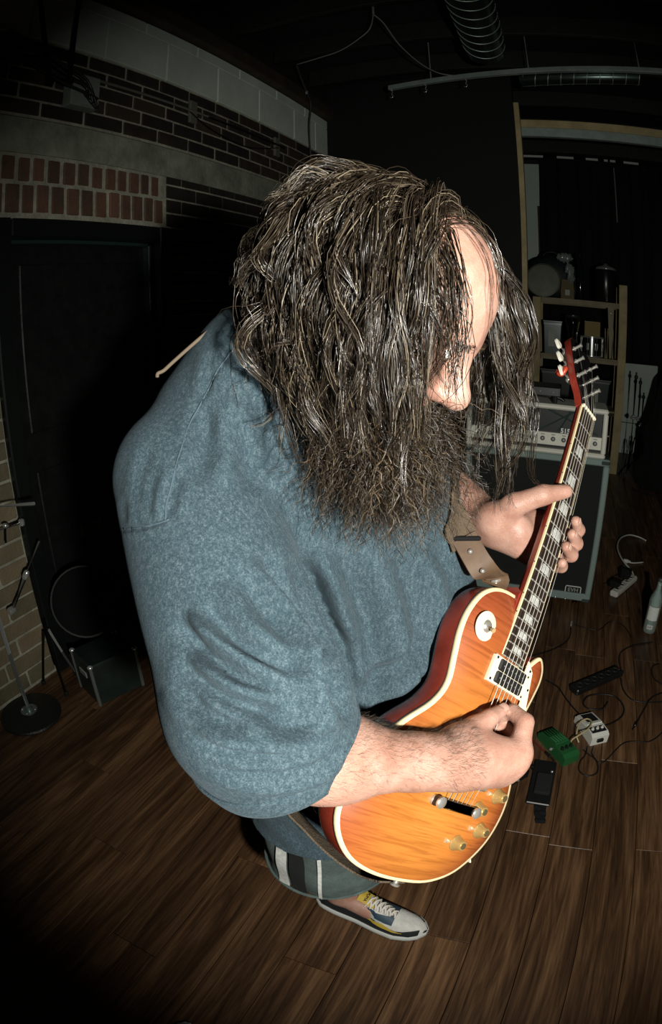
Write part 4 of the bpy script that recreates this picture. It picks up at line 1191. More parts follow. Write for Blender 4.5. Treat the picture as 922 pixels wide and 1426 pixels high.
    text_part('PUMA', 0.0125, MBk, tongue, Matrix.Translation(Vector(pos)) @ Matrix.Rotation(ang_ - math.pi / 2, 4, 'Z') @ Matrix.Rotation(math.radians(-14), 4, 'X'), 'tongue_lettering')
    for i, x in enumerate(np.linspace(.47, .68, 6)):
        z = hgt(x) + .0065; q = .022 - .002 * i
        for s_ in (-1, 1):
            MB().tube(smoothpts([S(x - .01, cy(x) - s_ * q * 1.05, z - .010), S(x + .004, cy(x) - s_ * q * .5, z - .001), S(x + .012, cy(x), z + .0015 + (s_ + 1) * .0012), S(x + .03, cy(x) + s_ * q * .6, z - .002), S(x + .036, cy(x) + s_ * q * 1.05, z - .012)], 3), 0.0034, 6).build('lace', plain('lace_white', (0.66, 0.63, 0.56), 0.85), root, smooth=True)
    return root
sneaker((-0.435, 0.832, 0.0), (-0.095, 0.800, 0.0))
sneaker((-0.40, 1.17, 0.0), (-0.075, 1.20, 0.0))

# ---------------------------------------------------------------- hair, beard and arm hair: fine tubes
def tubes(P, r, n=3):
    """P (strands, points, 3), r (strands, points) -> vertices, quads"""
    S_, M_, _ = P.shape
    T = np.empty_like(P); T[:, 1:-1] = P[:, 2:] - P[:, :-2]; T[:, 0] = P[:, 1] - P[:, 0]; T[:, -1] = P[:, -1] - P[:, -2]
    T /= np.linalg.norm(T, axis=2)[..., None] + 1e-12
    ref = np.where(np.abs(T[:, :1, 2:]) < 0.9, np.array([0, 0, 1.0]), np.array([1.0, 0, 0]))
    A = np.cross(T, np.broadcast_to(ref, T.shape)); A /= np.linalg.norm(A, axis=2)[..., None] + 1e-9
    B = np.cross(T, A)
    ks = 2 * np.pi * np.arange(n) / n
    V = P[:, :, None, :] + r[:, :, None, None] * (np.cos(ks)[None, None, :, None] * A[:, :, None, :] + np.sin(ks)[None, None, :, None] * B[:, :, None, :])
    base = (np.arange(S_) * M_ * n)[:, None, None] + (np.arange(M_ - 1) * n)[None, :, None]
    k = np.arange(n); k2 = (k + 1) % n
    Q = np.stack([base + k, base + k2, base + n + k2, base + n + k], -1).reshape(-1, 4)
    return V.reshape(-1, 3), Q
def hair_mat(name, cols, rough=0.3, spec=0.6):
    m, nt, b = _nt(name)
    ge = N(nt, 'ShaderNodeNewGeometry')
    nt.links.new(ramp(nt, ge.outputs['Random Per Island'], cols), b.inputs['Base Color'])
    b.inputs['Roughness'].default_value = rough; b.inputs['Specular IOR Level'].default_value = spec
    return m
M_HAIR = hair_mat('brown_hair', [(0.0, (0.010, 0.0075, 0.005)), (0.5, (0.024, 0.017, 0.011)), (0.85, (0.060, 0.045, 0.030)), (1.0, (0.22, 0.18, 0.125))], 0.26, 0.7)
M_BEARD = hair_mat('brown_beard', [(0.0, (0.010, 0.007, 0.004)), (0.6, (0.026, 0.017, 0.009)), (1.0, (0.11, 0.075, 0.04))], 0.4, 0.6)
EC = H(-0.012, 0, 0.012); ER = np.array([0.106, 0.083, 0.101]) * HS
HM = np.stack([HX, HY, HZ])
def to_h(P): return (P - EC) @ HM.T
def push_head(P, loft):
    L = to_h(P); k = np.sqrt(((L / (ER + loft[:, None])) ** 2).sum(1))
    ins = k < 1
    L[ins] /= k[ins][:, None]
    return EC + L @ HM
rg = np.random.default_rng(11)
def scalp(n):
    out = []
    while len(out) < n:
        d = unit(rg.normal(size=3))
        if d[2] < -0.55: continue
        if d[0] > 0.10 and d[2] < 0.93 and abs(d[1]) < 0.55: continue      # bare forehead
        if d[0] > 0.42 and not (abs(d[1]) > 0.70 and d[2] > 0.05): continue
        if d[0] > -0.05 and d[2] < -0.05: continue
        if d[2] < 0.2 and rg.random() < 0.4: continue
        if d[0] > 0.05 and abs(d[1]) > 0.3 and rg.random() < 0.45: continue
        out.append(d)
    return np.array(out)
def grad(B, P, e_=0.004):
    return unit_rows(np.stack([_ev0(B, P + np.eye(3)[k] * e_) - _ev0(B, P - np.eye(3)[k] * e_) for k in range(3)], 1))
def guides(D, Lg, M_=17, lo=0.006, hi=0.026, wave=1.0, hang=False, v0=None):
    n = len(D); P = np.empty((n, M_, 3))
    loft = lo + (hi - lo) * rg.random(n)
    p = EC + (D * (ER + 0.001)) @ HM
    nrm = unit_rows((D / ER) @ HM)
    sy = np.sign(D[:, 1] + 0.10 * rg.normal(size=n) + 0.02)
    v = nrm * 0.06 + np.outer(sy, HY) * 0.9 - HX * (0.15 + 0.45 * rg.random(n))[:, None] + 0.15 * rg.normal(size=(n, 3))
    if v0 is not None: v = v0 + 0.2 * rg.normal(size=(n, 3))
    v = unit_rows(v)
    w1 = unit_rows(rg.normal(size=(n, 3))); w2 = unit_rows(rg.normal(size=(n, 3)))
    ph = rg.random(n) * 6.28; fr = 0.7 + 0.8 * rg.random(n); am = (0.15 + 0.30 * rg.random(n)) * wave
    step = Lg / (M_ - 1)
    P[:, 0] = p
    for i in range(1, M_):
        t = i / (M_ - 1)
        g = np.array([0, 0, -1.0]) * (0.20 + 0.22 * t)
        sdb = _ev0(bod, p); gb = grad(bod, p)
        pull = np.clip((sdb - loft) / 0.03, 0, 1) * (0.0 if hang else 0.30)
        v = unit_rows(v * 0.74 + g + (w1 * (am * np.sin(ph + i * fr))[:, None] + w2 * (am * np.cos(ph * 1.7 + i * fr * 0.8))[:, None]) * (0.12 + 1.6 * t) - gb * pull[:, None])
        p = p + v * step[:, None]
        L = to_h(p); fc = (L[:, 0] > 0.022) & (np.abs(L[:, 1]) < 0.066) & (L[:, 2] > -0.02)     # hair falls to either side of the face
        if not hang:
            L[fc, 1] += sy[fc] * 0.013; L[fc, 0] -= 0.006
        p = EC + L @ HM
        q = push_head(p, loft * (0.6 + 0.6 * min(1, t * 3)))
        for B, mg in ((bod, 0.003), (sh, 0.005)):
            sd = _ev0(B, q); ins = sd < mg
            if ins.any(): q[ins] += grad(B, q[ins]) * (mg + 0.001 - sd[ins])[:, None]
        v = unit_rows(0.5 * v + 0.5 * unit_rows(q - P[:, i - 1] + 1e-9)); p = q; P[:, i] = p
    return P
def unit_rows(A): return A / (np.linalg.norm(A, axis=1)[:, None] + 1e-12)
def clump(Gd, per, spread, tip, wob=0.0016):
    n, M_, _ = Gd.shape; t = np.linspace(0, 1, M_)
    out = np.repeat(Gd, per, 0); m = len(out)
    o1 = rg.normal(size=(m, 3)) * spread
    prof = (1 - t) * 1.0 + t * tip + 0.25 * np.sin(np.pi * t)
    out = out + o1[:, None, :] * prof[None, :, None]
    ph = rg.random((m, 3)) * 6.28; fr = 2 + 3.5 * rg.random((m, 1))
    out += wob * (np.sin(ph[:, None, :] + (t[None, :, None] * fr[:, None, :] * 6.28)) * (t[None, :, None] ** 0.6))
    # some strands end early
    k = 0.72 + 0.28 * rg.random(m)
    tt = t[None] * k[:, None] * (M_ - 1); i0 = np.minimum(tt.astype(int), M_ - 2); f_ = (tt - i0)[..., None]
    idx = np.arange(m)[:, None]
    return out[idx, i0] * (1 - f_) + out[idx, i0 + 1] * f_
ng = 470
D = scalp(ng)
z0 = (EC + (D * ER) @ HM)[:, 2]
Lg = np.clip((z0 - 1.445) * 1.25 + 0.030 + 0.060 * rg.random(ng), 0.09, 0.38)
bk_ = D[:, 0] < -0.45
Lg[bk_] = np.clip((z0[bk_] - 1.52) * 1.3 + 0.05 * rg.random(bk_.sum()), 0.04, 0.3)
Gd = guides(D, Lg)
def zone(n, x, y, z):
    out = []
    while len(out) < n:
        d = unit(rg.normal(size=3))
        if x[0] < d[0] < x[1] and y[0] < d[1] < y[1] and z[0] < d[2] < z[1]: out.append(d)
    return np.array(out)
# loose curtains: the far side hangs past the forehead, the near side falls over eye and cheek
Df = zone(34, (-0.1, 0.45), (0.50, 0.9), (0.25, 0.85))
Gf = guides(Df, 0.24 + 0.12 * rg.random(len(Df)), lo=0.008, hi=0.046, wave=1.0, hang=True, v0=HX * 0.45 + HY * 0.6)
Dn = zone(30, (-0.30, 0.16), (-0.85, -0.30), (0.40, 0.92))
Gn = guides(Dn, 0.20 + 0.09 * rg.random(len(Dn)), lo=0.006, hi=0.022, wave=0.8, hang=True, v0=-HX * 0.1 - HY * 0.7)
# sparse wisps across brow and eye
Dw = zone(5, (-0.05, 0.42), (-0.62, -0.05), (0.70, 0.97))
Gw = guides(Dw, 0.15 + 0.10 * rg.random(len(Dw)), lo=0.004, hi=0.014, wave=0.7, hang=True, v0=HX * 0.25 - HY * 0.5)
De = zone(9, (0.12, 0.45), (-0.80, -0.42), (0.35, 0.80))
Ge = guides(De, 0.14 + 0.07 * rg.random(len(De)), lo=0.004, hi=0.014, wave=0.8, hang=True, v0=HX * 0.40 - HY * 0.15)
Gw = np.concatenate([Gw, Ge])
# flicked ends at the nape
Db = zone(44, (-1.0, -0.5), (-0.8, 0.5), (-0.2, 0.7))
Gb = guides(Db, 0.08 + 0.09 * rg.random(len(Db)), lo=0.015, hi=0.05, wave=1.6, hang=True, v0=-HX * 0.9 - HY * 0.35 + UPZ * 0.15)
Gd = np.concatenate([Gd, Gf, Gn, Gb])
St = np.concatenate([clump(Gd, 20, 0.0036, 0.30), clump(Gw, 9, 0.0042, 0.6)])
df = scalp(300)
fly = guides(df, np.clip(((EC + (df * ER) @ HM)[:, 2] - 1.44) * 1.2 + 0.06 * rg.random(300), 0.06, 0.34), lo=0.010, hi=0.030, wave=1.3); fly = clump(fly, 1, 0.003, 1.4, 0.004)
St = np.concatenate([St, fly])
M_ = St.shape[1]; tt = np.linspace(0, 1, M_)
rad = (0.00030 + 0.00040 * rg.random(len(St)) ** 2)[:, None] * (1 - 0.65 * tt ** 2)[None]
HV, HQ = tubes(St, rad)
hair = obj('hair', npmesh('hair', HV, HQ), M_HAIR, person, smooth=True)
tag(hair, 'long stringy brown hair hanging over the face', kind='stuff')
# beard
def beard(n, M_=20):
    R0 = []; Nn = []
    JC = H(0.042, 0, -0.058); JR = np.array([0.060, 0.064, 0.066]) * HS
    while len(R0) < n:
        d = unit(rg.normal(size=3))
        if d[2] > 0.05 - 0.45 * max(0, d[0] - 0.25) and not (abs(d[1]) > 0.62 and d[2] < 0.55 and d[0] < 0.35): continue
        if d[0] < -0.55: continue
        if d[0] > 0.80 and d[2] > -0.38: continue
        R0.append(JC + (d * JR) @ HM); Nn.append((d / JR) @ HM)
    # moustache
    for i in range(n // 12):
        y = rg.uniform(-0.030, 0.030); R0.append(H(0.100 - abs(y) * 0.2, y, -0.068 + rg.normal() * 0.003)); Nn.append(0.4 * HX + HY * y * 20 - HZ * 1.2)
    R0 = np.array(R0); Nn = unit_rows(np.array(Nn)); m = len(R0)
    L = 0.060 + 0.060 * rg.random(m); low = np.clip((JC[2] - R0[:, 2] + 0.02) / 0.07, 0, 1); L *= 0.55 + 0.75 * low
    P = np.empty((m, M_, 3)); p = R0.copy(); v = unit_rows(Nn + 0.25 * rg.normal(size=(m, 3))); P[:, 0] = p
    step = L / (M_ - 1)
    drift = unit_rows(np.array([0.02, -0.02, -1.0]) + 0.30 * rg.normal(size=(m, 3)))
    for i in range(1, M_):
        v = unit_rows(v * 0.76 + drift * 0.34); p = p + v * step[:, None]
        sd = _ev0(sh, p); ins = sd < 0.004
        if ins.any():
            e_ = 0.004; gr = np.stack([_ev0(sh, p[ins] + np.eye(3)[k] * e_) - _ev0(sh, p[ins] - np.eye(3)[k] * e_) for k in range(3)], 1)
            p[ins] += unit_rows(gr) * (0.005 - sd[ins])[:, None]
        P[:, i] = p
    t = np.linspace(0, 1, M_)
    a1 = unit_rows(rg.normal(size=(m, 3))); a2 = unit_rows(np.cross(a1, drift)); w_ = (L / (0.012 + 0.014 * rg.random(m)))[:, None] * t[None] * 6.28 + rg.random(m)[:, None] * 6.28
    amp = (0.0018 + 0.0040 * rg.random(m))[:, None] * np.minimum(1, t * 4)[None]
    P += (np.cos(w_) * amp)[..., None] * a1[:, None] + (np.sin(w_) * amp)[..., None] * a2[:, None]
    return P
BP = beard(4200)
rb = (0.00030 + 0.00028 * rg.random(len(BP)))[:, None] * (1 - 0.5 * np.linspace(0, 1, BP.shape[1]) ** 2)[None]
BVv, BQq = tubes(BP, rb)
bd = obj('beard', npmesh('beard', BVv, BQq), M_BEARD, person, smooth=True)
tag(bd, 'full frizzy dark brown beard', kind='stuff')
# eyebrows
eb = []
for s in (-1, 1):
    for i in range(70):
        y = rg.uniform(0.010, 0.048); p = H(0.107 - 0.25 * (y - 0.012), s * y, 0.006 + rg.normal() * 0.003)
        d = unit(HY * s * 0.8 + HZ * 0.4 * (1 if y < .02 else 0.0) + HX * 0.35); eb.append([p, p + d * 0.006, p + d * 0.011 - HZ * 0.001])
eb = np.array(eb); V_, Q_ = tubes(eb, np.full(eb.shape[:2], 0.0003)); tag(obj('eyebrow', npmesh('eyebrow', V_, Q_), M_BEARD, person, smooth=True), kind='stuff')
# arm hair
def armhair(A, B, n, r0, side, len_=0.012):
    ab = B - A; L = np.linalg.norm(ab); d = ab / L
    tpar = ((V1 - A) @ d) / L; rr = np.linalg.norm(V1 - A - np.outer((V1 - A) @ d, d), axis=1)
    ok = np.nonzero((tpar > 0.12) & (tpar < 1.0) & (rr < r0))[0]
    NV = vnormals(V1, Q1)[ok]
    wgt = np.clip(0.35 + NV @ side, 0.05, 1) * (1.0 + 1.5 * (tpar[ok] > 0.80))
    ch = rg.choice(ok, n, p=wgt / wgt.sum())
    NN = vnormals(V1, Q1)[ch]; p = V1[ch]
    dr = unit_rows(0.9 * d + 0.35 * NN + 0.40 * rg.normal(size=(n, 3)))
    dr -= NN * np.minimum(0, (dr * NN).sum(1) - 0.18)[:, None]; dr = unit_rows(dr)
    l_ = len_ * (0.6 + 0.7 * rg.random(n))[:, None]
    P = np.stack([p, p + dr * l_ * 0.5 + NN * 0.0008, p + dr * l_ - NN * 0.0006], 1)
    return tubes(P, np.full((n, 3), 0.00008) * np.array([1, .85, .5]))
for A, B, s_ in ((R_EL, R_WR + (R_WR - R_EL) * 0.10, UPZ * 0.8 - IR * 0.1), (L_EL, L_WR, UPZ)):
    V_, Q_ = armhair(A, B, 2200 if A is R_EL else 1300, 0.066, s_)
    tag(obj('arm_hair', npmesh('arm_hair', V_, Q_), M_BEARD, person, smooth=True), kind='stuff')

# ---------------------------------------------------------------- guitar strap
M_STRAP = plain('strap_webbing', (0.085, 0.060, 0.036), 0.8, bump=0.6, bscale=260, vary=0.25, vscale=120)
M_LEATH = plain('strap_leather', (0.085, 0.048, 0.024), 0.65, vary=0.25, vscale=40)
def on_cloth(p, mg=0.004):
    p = np.asarray(p, float)[None]
    for _ in range(6):
        sd = shirt.ev(p); g_ = np.stack([shirt.ev(p + np.eye(3)[k] * .004) - shirt.ev(p - np.eye(3)[k] * .004) for k in range(3)], 1)
        p = p + unit_rows(g_) * (mg - sd)[:, None]
    return p[0]
def ribbon(pts, wdir, w, th, n=5):
    pts = smoothpts(pts, n); wd = smoothpts(wdir, n); rows = []
    for i, p in enumerate(pts):
        t = unit(pts[min(i + 1, len(pts) - 1)] - pts[max(i - 1, 0)]); s_ = unit(wd[i] - t * (wd[i] @ t)); nn = np.cross(t, s_)
        rows.append([p + s_ * a * w / 2 + nn * b * th / 2 for a, b in ((-1, -.6), (-.97, 1), (.97, 1), (1, -.6), (.97, -1), (-.97, -1))])
    mb = MB(); mb.strip(rows, closed=True); mb.add(rows[0], [tuple(range(6))]); mb.add(rows[-1], [tuple(range(6))[::-1]])
    return mb
def cloth_ribbon(pts, wdir, w, th=0.003, n=7, free=0):
    pts = smoothpts(pts, n); wd = smoothpts(wdir, n); rows = []; prev = None
    ks = np.linspace(-.5, .5, 5)
    def push(P):
        for B, ev in ((bod, _ev0), (sh, None), (so, None)):
            for _ in range(4):
                f = (lambda q: _ev0(bod, q)) if B is bod else (shirt.ev if B is sh else so.ev)
                sd = f(P); ins = sd < 0.0075
                if not ins.any(): break
                g = np.stack([f(P[ins] + np.eye(3)[k] * .004) - f(P[ins] - np.eye(3)[k] * .004) for k in range(3)], 1)
                P[ins] += unit_rows(g) * (0.008 - sd[ins])[:, None]
        return P
    C_ = []; lim = len(pts) - 1
    for i, p in enumerate(pts):
        t = unit(pts[min(i + 1, lim)] - pts[max(i - 1, 0)]); s_ = unit(wd[i] - t * (wd[i] @ t))
        P = np.array([p + s_ * w * k for k in ks])
        C_.append(P if (free and i > lim - free) else push(P))
    C_ = np.array(C_)
    for _ in range(3): C_[1:-1] = (C_[:-2] + 2 * C_[1:-1] + C_[2:]) / 4
    for i in range(len(C_)):
        t = unit(C_[min(i + 1, lim), 2] - C_[max(i - 1, 0), 2]); nn = unit(np.cross(t, C_[i, -1] - C_[i, 0]))
        if prev is not None and nn @ prev < 0: nn = -nn
        prev = nn
        rows.append(list(C_[i] - nn * th / 2) + list(C_[i][::-1] + nn * th / 2))
    mb = MB(); mb.strip(rows, closed=True); m = len(rows[0]); mb.add(rows[0], [tuple(range(m))]); mb.add(rows[-1], [tuple(range(m))[::-1]])
    return mb
strap = thing('guitar_strap', 'brown webbing guitar strap with leather end running over the shoulder', 'strap', SBTN1)
b1 = G(0.353, -0.064, -0.030)
fA = [b1, at(672, 792, 0.80), at(646, 748, 0.80), at(618, 704, 0.80)]
wA = [GZ * 0.4 + IR, IR, IR, IR]
ribbon([b1 + 0.012 * GX] + fA[:3] , [wA[0]] + wA[:3], 0.038, 0.004).build('leather_end', M_LEATH, strap, auto=40)
cloth_ribbon([fA[2] + np.array([0, 0, -.012]), fA[3], at(594, 662, 0.815), at(570, 620, 0.84), np.array([-0.255, 0.83, 1.50]), np.array([-0.335, 0.74, 1.56])],
       [IR, IR, IR, IR + .3 * MF, MF + ML * .5, MF + ML * .6], 0.050).build('webbing', M_STRAP, strap, auto=40)
bk = [on_cloth(p, 0.005) for p in ((-0.335, 0.74, 1.56), (-0.42, 0.70, 1.50), (-0.47, 0.66, 1.42), (-0.52, 0.62, 1.32), (-0.52, 0.60, 1.20), (-0.50, 0.62, 1.06))]
bk += [np.array([-0.455, 0.62, 0.96]), at(392, 1108, 0.90), at(428, 1152, 0.90), at(466, 1190, 0.895), at(506, 1217, 0.888), G(0.812, 0.0, -0.035)]
wv = ray(450, 1180) + 0.38 * IR
wk = [MF] * 6 + [wv] * 6
for i in range(6):
    t_ = unit(bk[i + 1] - bk[max(i - 1, 0)]); p_ = bk[i][None]
    g_ = np.array([(shirt.ev(p_ + np.eye(3)[k] * .006) - shirt.ev(p_ - np.eye(3)[k] * .006))[0] for k in range(3)]); wk[i] = np.cross(t_, unit(g_))
    if i and wk[i] @ wk[i - 1] < 0: wk[i] = -wk[i]
if wk[5] @ wk[6] < 0: wk[6:] = [-w_ for w_ in wk[6:]]
cloth_ribbon(bk, wk, 0.050, free=8).build('webbing', M_STRAP, strap, auto=40)
MB().tube(smoothpts([at(312, 443, .655), at(275, 474, .652), at(240, 505, .648), at(228, 516, .646), at(220, 520, .645), at(219, 525, .646)], 4), 0.0022, 8).build('cord_tail', plain('cord_tan', (0.12, 0.09, 0.06), 0.8), strap, smooth=True)
MB().box(at(646, 750, .797), (0.050, 0.005, 0.007), rot=np.stack([IR, ray(640, 742), np.cross(IR, ray(640, 742))], 1), ch=.002).build('buckle', plain('buckle_black', (0.010, 0.010, 0.010), 0.85, spec=0.1), strap)
for d_ in ((672, 795), (655, 768)): MB().lathe(at(*d_, .793), -ray(*d_), [(.004, 0), (.003, .002), (0, .0028)], 10).build('rivet', M_NICK, strap, smooth=True)

# ================================================================== amplifier stack
M_TOLEX = plain('black_tolex', (0.045, 0.062, 0.055), 0.55, bump=0.5, bscale=350)
M_EDGE = plain('grey_tolex_edge', (0.24, 0.33, 0.30), 0.5, bump=0.4, bscale=300)
M_GRILLE = plain('grille_cloth', (0.014, 0.018, 0.016), 0.8, bump=0.6, bscale=500)
M_IVORY = plain('ivory_vinyl', (0.78, 0.79, 0.68), 0.5, bump=0.2, bscale=200)
M_IVP = plain('ivory_panel', (0.80, 0.82, 0.70), 0.4, vary=0.08)
M_BLKP = plain('black_plastic', (0.010, 0.011, 0.011), 0.4)
M_WHT = plain('white_print', (0.85, 0.86, 0.82), 0.5)
M_CHR = plain('chrome', (0.62, 0.65, 0.62), 0.2, 0.65)
CX0, CX1, CY = -0.53, 0.252, 2.95
cab = thing('speaker_cabinet', 'tall dark speaker cabinet with grey edging under the ivory amplifier head', 'speaker', ((CX0 + CX1) / 2, CY + .18, 0))
cw = CX1 - CX0; cxm = (CX0 + CX1) / 2
MB().box((cxm, CY + 0.19, 0.455), (cw, 0.34, 0.83), ch=0.008).build('cabinet_shell', M_TOLEX, cab)
for a in ((cxm, 0.852, cw, 0.036), (cxm, 0.075, cw, 0.045)): MB().box((a[0], CY + 0.012, a[1]), (a[2], 0.032, a[3]), ch=0.006).build('front_rail', M_EDGE, cab)
MB().box((CX0 + .017, CY + 0.012, 0.463), (0.034, 0.032, 0.742), ch=0.006).build('front_stile', M_EDGE, cab)
MB().box((CX1 - .017, CY + 0.012, 0.463), (0.034, 0.032, 0.742), ch=0.006).build('front_stile', M_EDGE, cab)
MB().box((cxm, CY + 0.018, 0.465), (cw - 0.066, 0.012, 0.742)).build('grille', M_GRILLE, cab)
lg = MB()
for x0, z0, w_, h_ in ((0.145, 0.1035, 0.094, 0.004), (0.145, 0.0585, 0.094, 0.004), (0.100, 0.081, 0.004, 0.049), (0.190, 0.081, 0.004, 0.049)): lg.box((x0, CY + 0.0095, z0 + .03), (w_, 0.004, h_))
lgo = lg.build('badge_frame', M_WHT, cab)
MB().box((0.145, CY + 0.0105, 0.111), (0.086, 0.003, 0.041)).build('badge', M_BLKP, cab)
text_part('EVH', 0.034, plain('badge_script', (0.42, 0.44, 0.40), 0.5), cab, Matrix.Translation((0.145, CY + 0.0085, 0.111)) @ Matrix.Rotation(math.pi / 2, 4, 'X'), 'badge_lettering')
for x_ in (CX0 + .025, CX1 - .025):
    for z_ in (0.853, 0.06): MB().box((x_, CY + 0.012, z_), (0.052, 0.038, 0.030), ch=0.008).build('corner_protector', M_TOLEX, cab)
for x_ in (CX0 + .08, CX1 - .08):
    for y_ in (CY + .07, CY + .30):
        MB().cyl((x_ - .012, y_, 0.022), (x_ + .012, y_, 0.022), 0.022, n=16).build('caster', M_BLKP, cab, auto=40)
for x_ in (0.05, 0.108): MB().lathe((x_, CY - 0.004, 0.058), (0, -1, 0), [(.007, 0), (.005, .004), (0, .005)], 10).build('rivet', M_CHR, cab, smooth=True)
head = thing('amplifier_head', 'ivory guitar amplifier head with a row of knobs and black grille', 'amplifier', (-0.16, CY + .12, 0.872))
hx0, hx1, hy = -0.53, 0.22, CY - 0.015
hw, hm_x = hx1 - hx0, (hx0 + hx1) / 2
MB().box((hm_x, hy + .135, 1.118), (hw, 0.27, 0.026), ch=0.008).build('top_board', M_IVORY, head)
MB().box((hm_x, hy + .135, 0.886), (hw, 0.27, 0.026), ch=0.008).build('bottom_board', M_IVORY, head)
for x_ in (hx0 + .013, hx1 - .013): MB().box((x_, hy + .135, 1.002), (0.026, 0.27, 0.21), ch=0.006).build('side_board', M_IVORY, head)
MB().box((hm_x, hy + .15, 1.002), (hw - .05, 0.22, 0.206)).build('chassis', M_BLKP, head)
pnl = MB().box((hm_x, hy + .028, 0.948), (hw - .052, 0.018, 0.066), ch=0.002).build('control_panel', M_IVP, head)
MB().box((hm_x, hy + .030, 0.909), (hw - .052, 0.016, 0.010)).build('panel_trim', M_BLKP, head)
for i, x_ in enumerate(np.linspace(hx0 + .07, hx1 - .06, 12)):
    k_ = MB().lathe((x_, hy + .019, 0.948), (0, -1, 0), [(.0125, 0), (.0125, .004), (.0095, .006), (.0085, .018), (0, .019)], 16).build('control_knob', plain('grey_knob', (0.14, 0.15, 0.14), 0.4), pnl, auto=35)
    MB().box((x_, hy - .0005, 0.952), (.002, .002, .009)).build('knob_mark', M_WHT, k_)
    MB().box((x_, hy + .0185, 0.970), (.020, .001, .003)).build('knob_print', M_BLKP, pnl)
for i, x_ in enumerate((-0.225, -0.205)): MB().lathe((x_, hy + .018, 0.935), (0, -1, 0), [(.005, 0), (.004, .004), (0, .005)], 10).build('pilot_lamp', M_CHR, pnl, smooth=True)
MB().box((hm_x, hy + .040, 1.044), (hw - .052, 0.006, 0.122)).build('grille_back', plain('grille_dark', (0.008, 0.012, 0.011), 0.5), head)
M_BAR = plain('grille_stripe', (0.055, 0.085, 0.078), 0.5)
for a_, b_ in (((-.14, .99), (.04, 1.10)), ((-.10, 1.10), (.17, .99)), ((.02, 1.10), (-.04, .99)), ((-.47, .99), (-.33, 1.10)), ((-.50, 1.06), (-.28, 1.0)), ((.10, 1.10), (.10, .99))):
    MB().tube([(a_[0], hy + .034, a_[1]), (b_[0], hy + .034, b_[1])], 0.0065, 4).build('grille_stripe', M_BAR, head)
for x_ in (-.27, -.205):                            # valves glinting behind the grille
    MB().lathe((x_, hy + .022, 1.005), (0, 0, 1), [(.017, 0), (.020, .01), (.021, .045), (.015, .062), (.004, .068), (0, .068)], 16).build('valve', glass('valve_glass', (0.75, 0.85, 0.82), 0.05), head, smooth=True)
    MB().lathe((x_, hy + .022, 0.992), (0, 0, 1), [(.018, 0), (.018, .014), (.014, .016), (0, .016)], 16).build('valve_base', M_CHR, head, auto=40)
text_part('5150', 0.034, M_WHT, head, Matrix.Translation((0.005, hy + .012, 0.996)) @ Matrix.Rotation(math.pi / 2, 4, 'X'), 'model_lettering', bold=0.0012)
hd = MB().tube(smoothpts([(-.30, hy + .13, 1.133), (-.27, hy + .13, 1.150), (-.16, hy + .13, 1.156), (-.05, hy + .13, 1.150), (-.02, hy + .13, 1.133)], 4), 0.009, 8)
hd.build('carry_handle', M_BLKP, head, smooth=True)
rack = thing('rack_unit', 'flat black rack unit lying on top of the amplifier head', 'rack unit', (-.22, CY + .13, 1.165))
MB().box((-.25, CY + .13, 1.19), (0.42, 0.22, 0.048), ch=.004).build('case', M_BLKP, rack)
MB().box((-.25, CY + .016, 1.19), (0.40, 0.006, 0.040), ch=.001).build('faceplate', plain('dark_faceplate', (0.02, 0.024, 0.023), 0.35), rack)
for x_ in (-.43, -.07):
    for y_ in (CY + .04, CY + .22): MB().lathe((x_, y_, 1.130), (0, 0, 1), [(.012, 0), (.014, .004), (.014, .037), (0, .037)], 10).build('foot', M_BLKP, rack)
for x_ in np.linspace(-.42, -.08, 6): MB().lathe((x_, CY + .014, 1.19), (0, -1, 0), [(.006, 0), (.005, .008), (0, .009)], 10).build('knob', M_CHR, rack, smooth=True)

# ================================================================== timber shelf at the far end and what stands on it
SY0, SY1 = 6.10, 6.56
shelf = thing('storage_shelf', 'raw timber storage shelf loaded with drums and tubs', 'shelf', (0.10, 6.33, 0))
for x_, h_ in ((-0.365, 1.809), (0.560, 2.01)):
    for y_ in (SY0 + .02, SY1 - .02): MB().box((x_, y_, h_ / 2), (0.088, 0.040, h_), ch=.003).build('post', M_PINE, shelf)
M_PLY = plain('plywood', (0.34, 0.29, 0.18), 0.7, vary=0.2, vscale=9)
TIER = (1.80, 1.205, 0.66, 0.16)
for z_ in TIER:
    MB().box((0.0975, 6.33, z_), (0.83, 0.44, 0.018)).build('shelf_board', M_PLY, shelf)
    for y_ in (SY0 + .01, SY1 - .01): MB().box((0.0975, y_, z_ - .028), (0.83, 0.03, 0.036)).build('shelf_rail', M_PLY if z_ > 1 else M_TIMB, shelf)
def tub(loc, size, mat, label, name='storage_tub', lab=True):
    t = thing(name, label, 'tub', loc); x_, y_, z_ = loc; w_, d_, h_ = size
    rows = []
    for z0, s0 in ((0, .88), (h_ * .93, 1.0), (h_ * .93, 1.05), (h_, 1.05), (h_, .97), (.01, .85)):
        rows.append([(x_ + s0 * w_ / 2 * a, y_ + s0 * d_ / 2 * b, z_ + z0) for a, b in ((-1, -.8), (-.9, -1), (.9, -1), (1, -.8), (1, .8), (.9, 1), (-.9, 1), (-1, .8))])
    mb = MB(); mb.strip(rows, closed=True); mb.add(rows[0], [tuple(range(8))[::-1]]); mb.add(rows[-1], [tuple(range(8))]); mb.build('tub_body', mat, t)
    mb = MB().box((x_, y_, z_ + h_ + .012), (w_ * 1.06, d_ * 1.06, .022), ch=.006); mb.build('lid', mat, t)
    if lab: MB().box((x_ - w_ * .05, y_ - d_ / 2 - .001, z_ + h_ * .48), (w_ * .34, .006, h_ * .48)).build('paper_label', plain('paper', (0.50, 0.52, 0.45), 0.7), t)
    return t
M_TUB = plain('green_tub', (0.035, 0.085, 0.065), 0.25, spec=0.6)
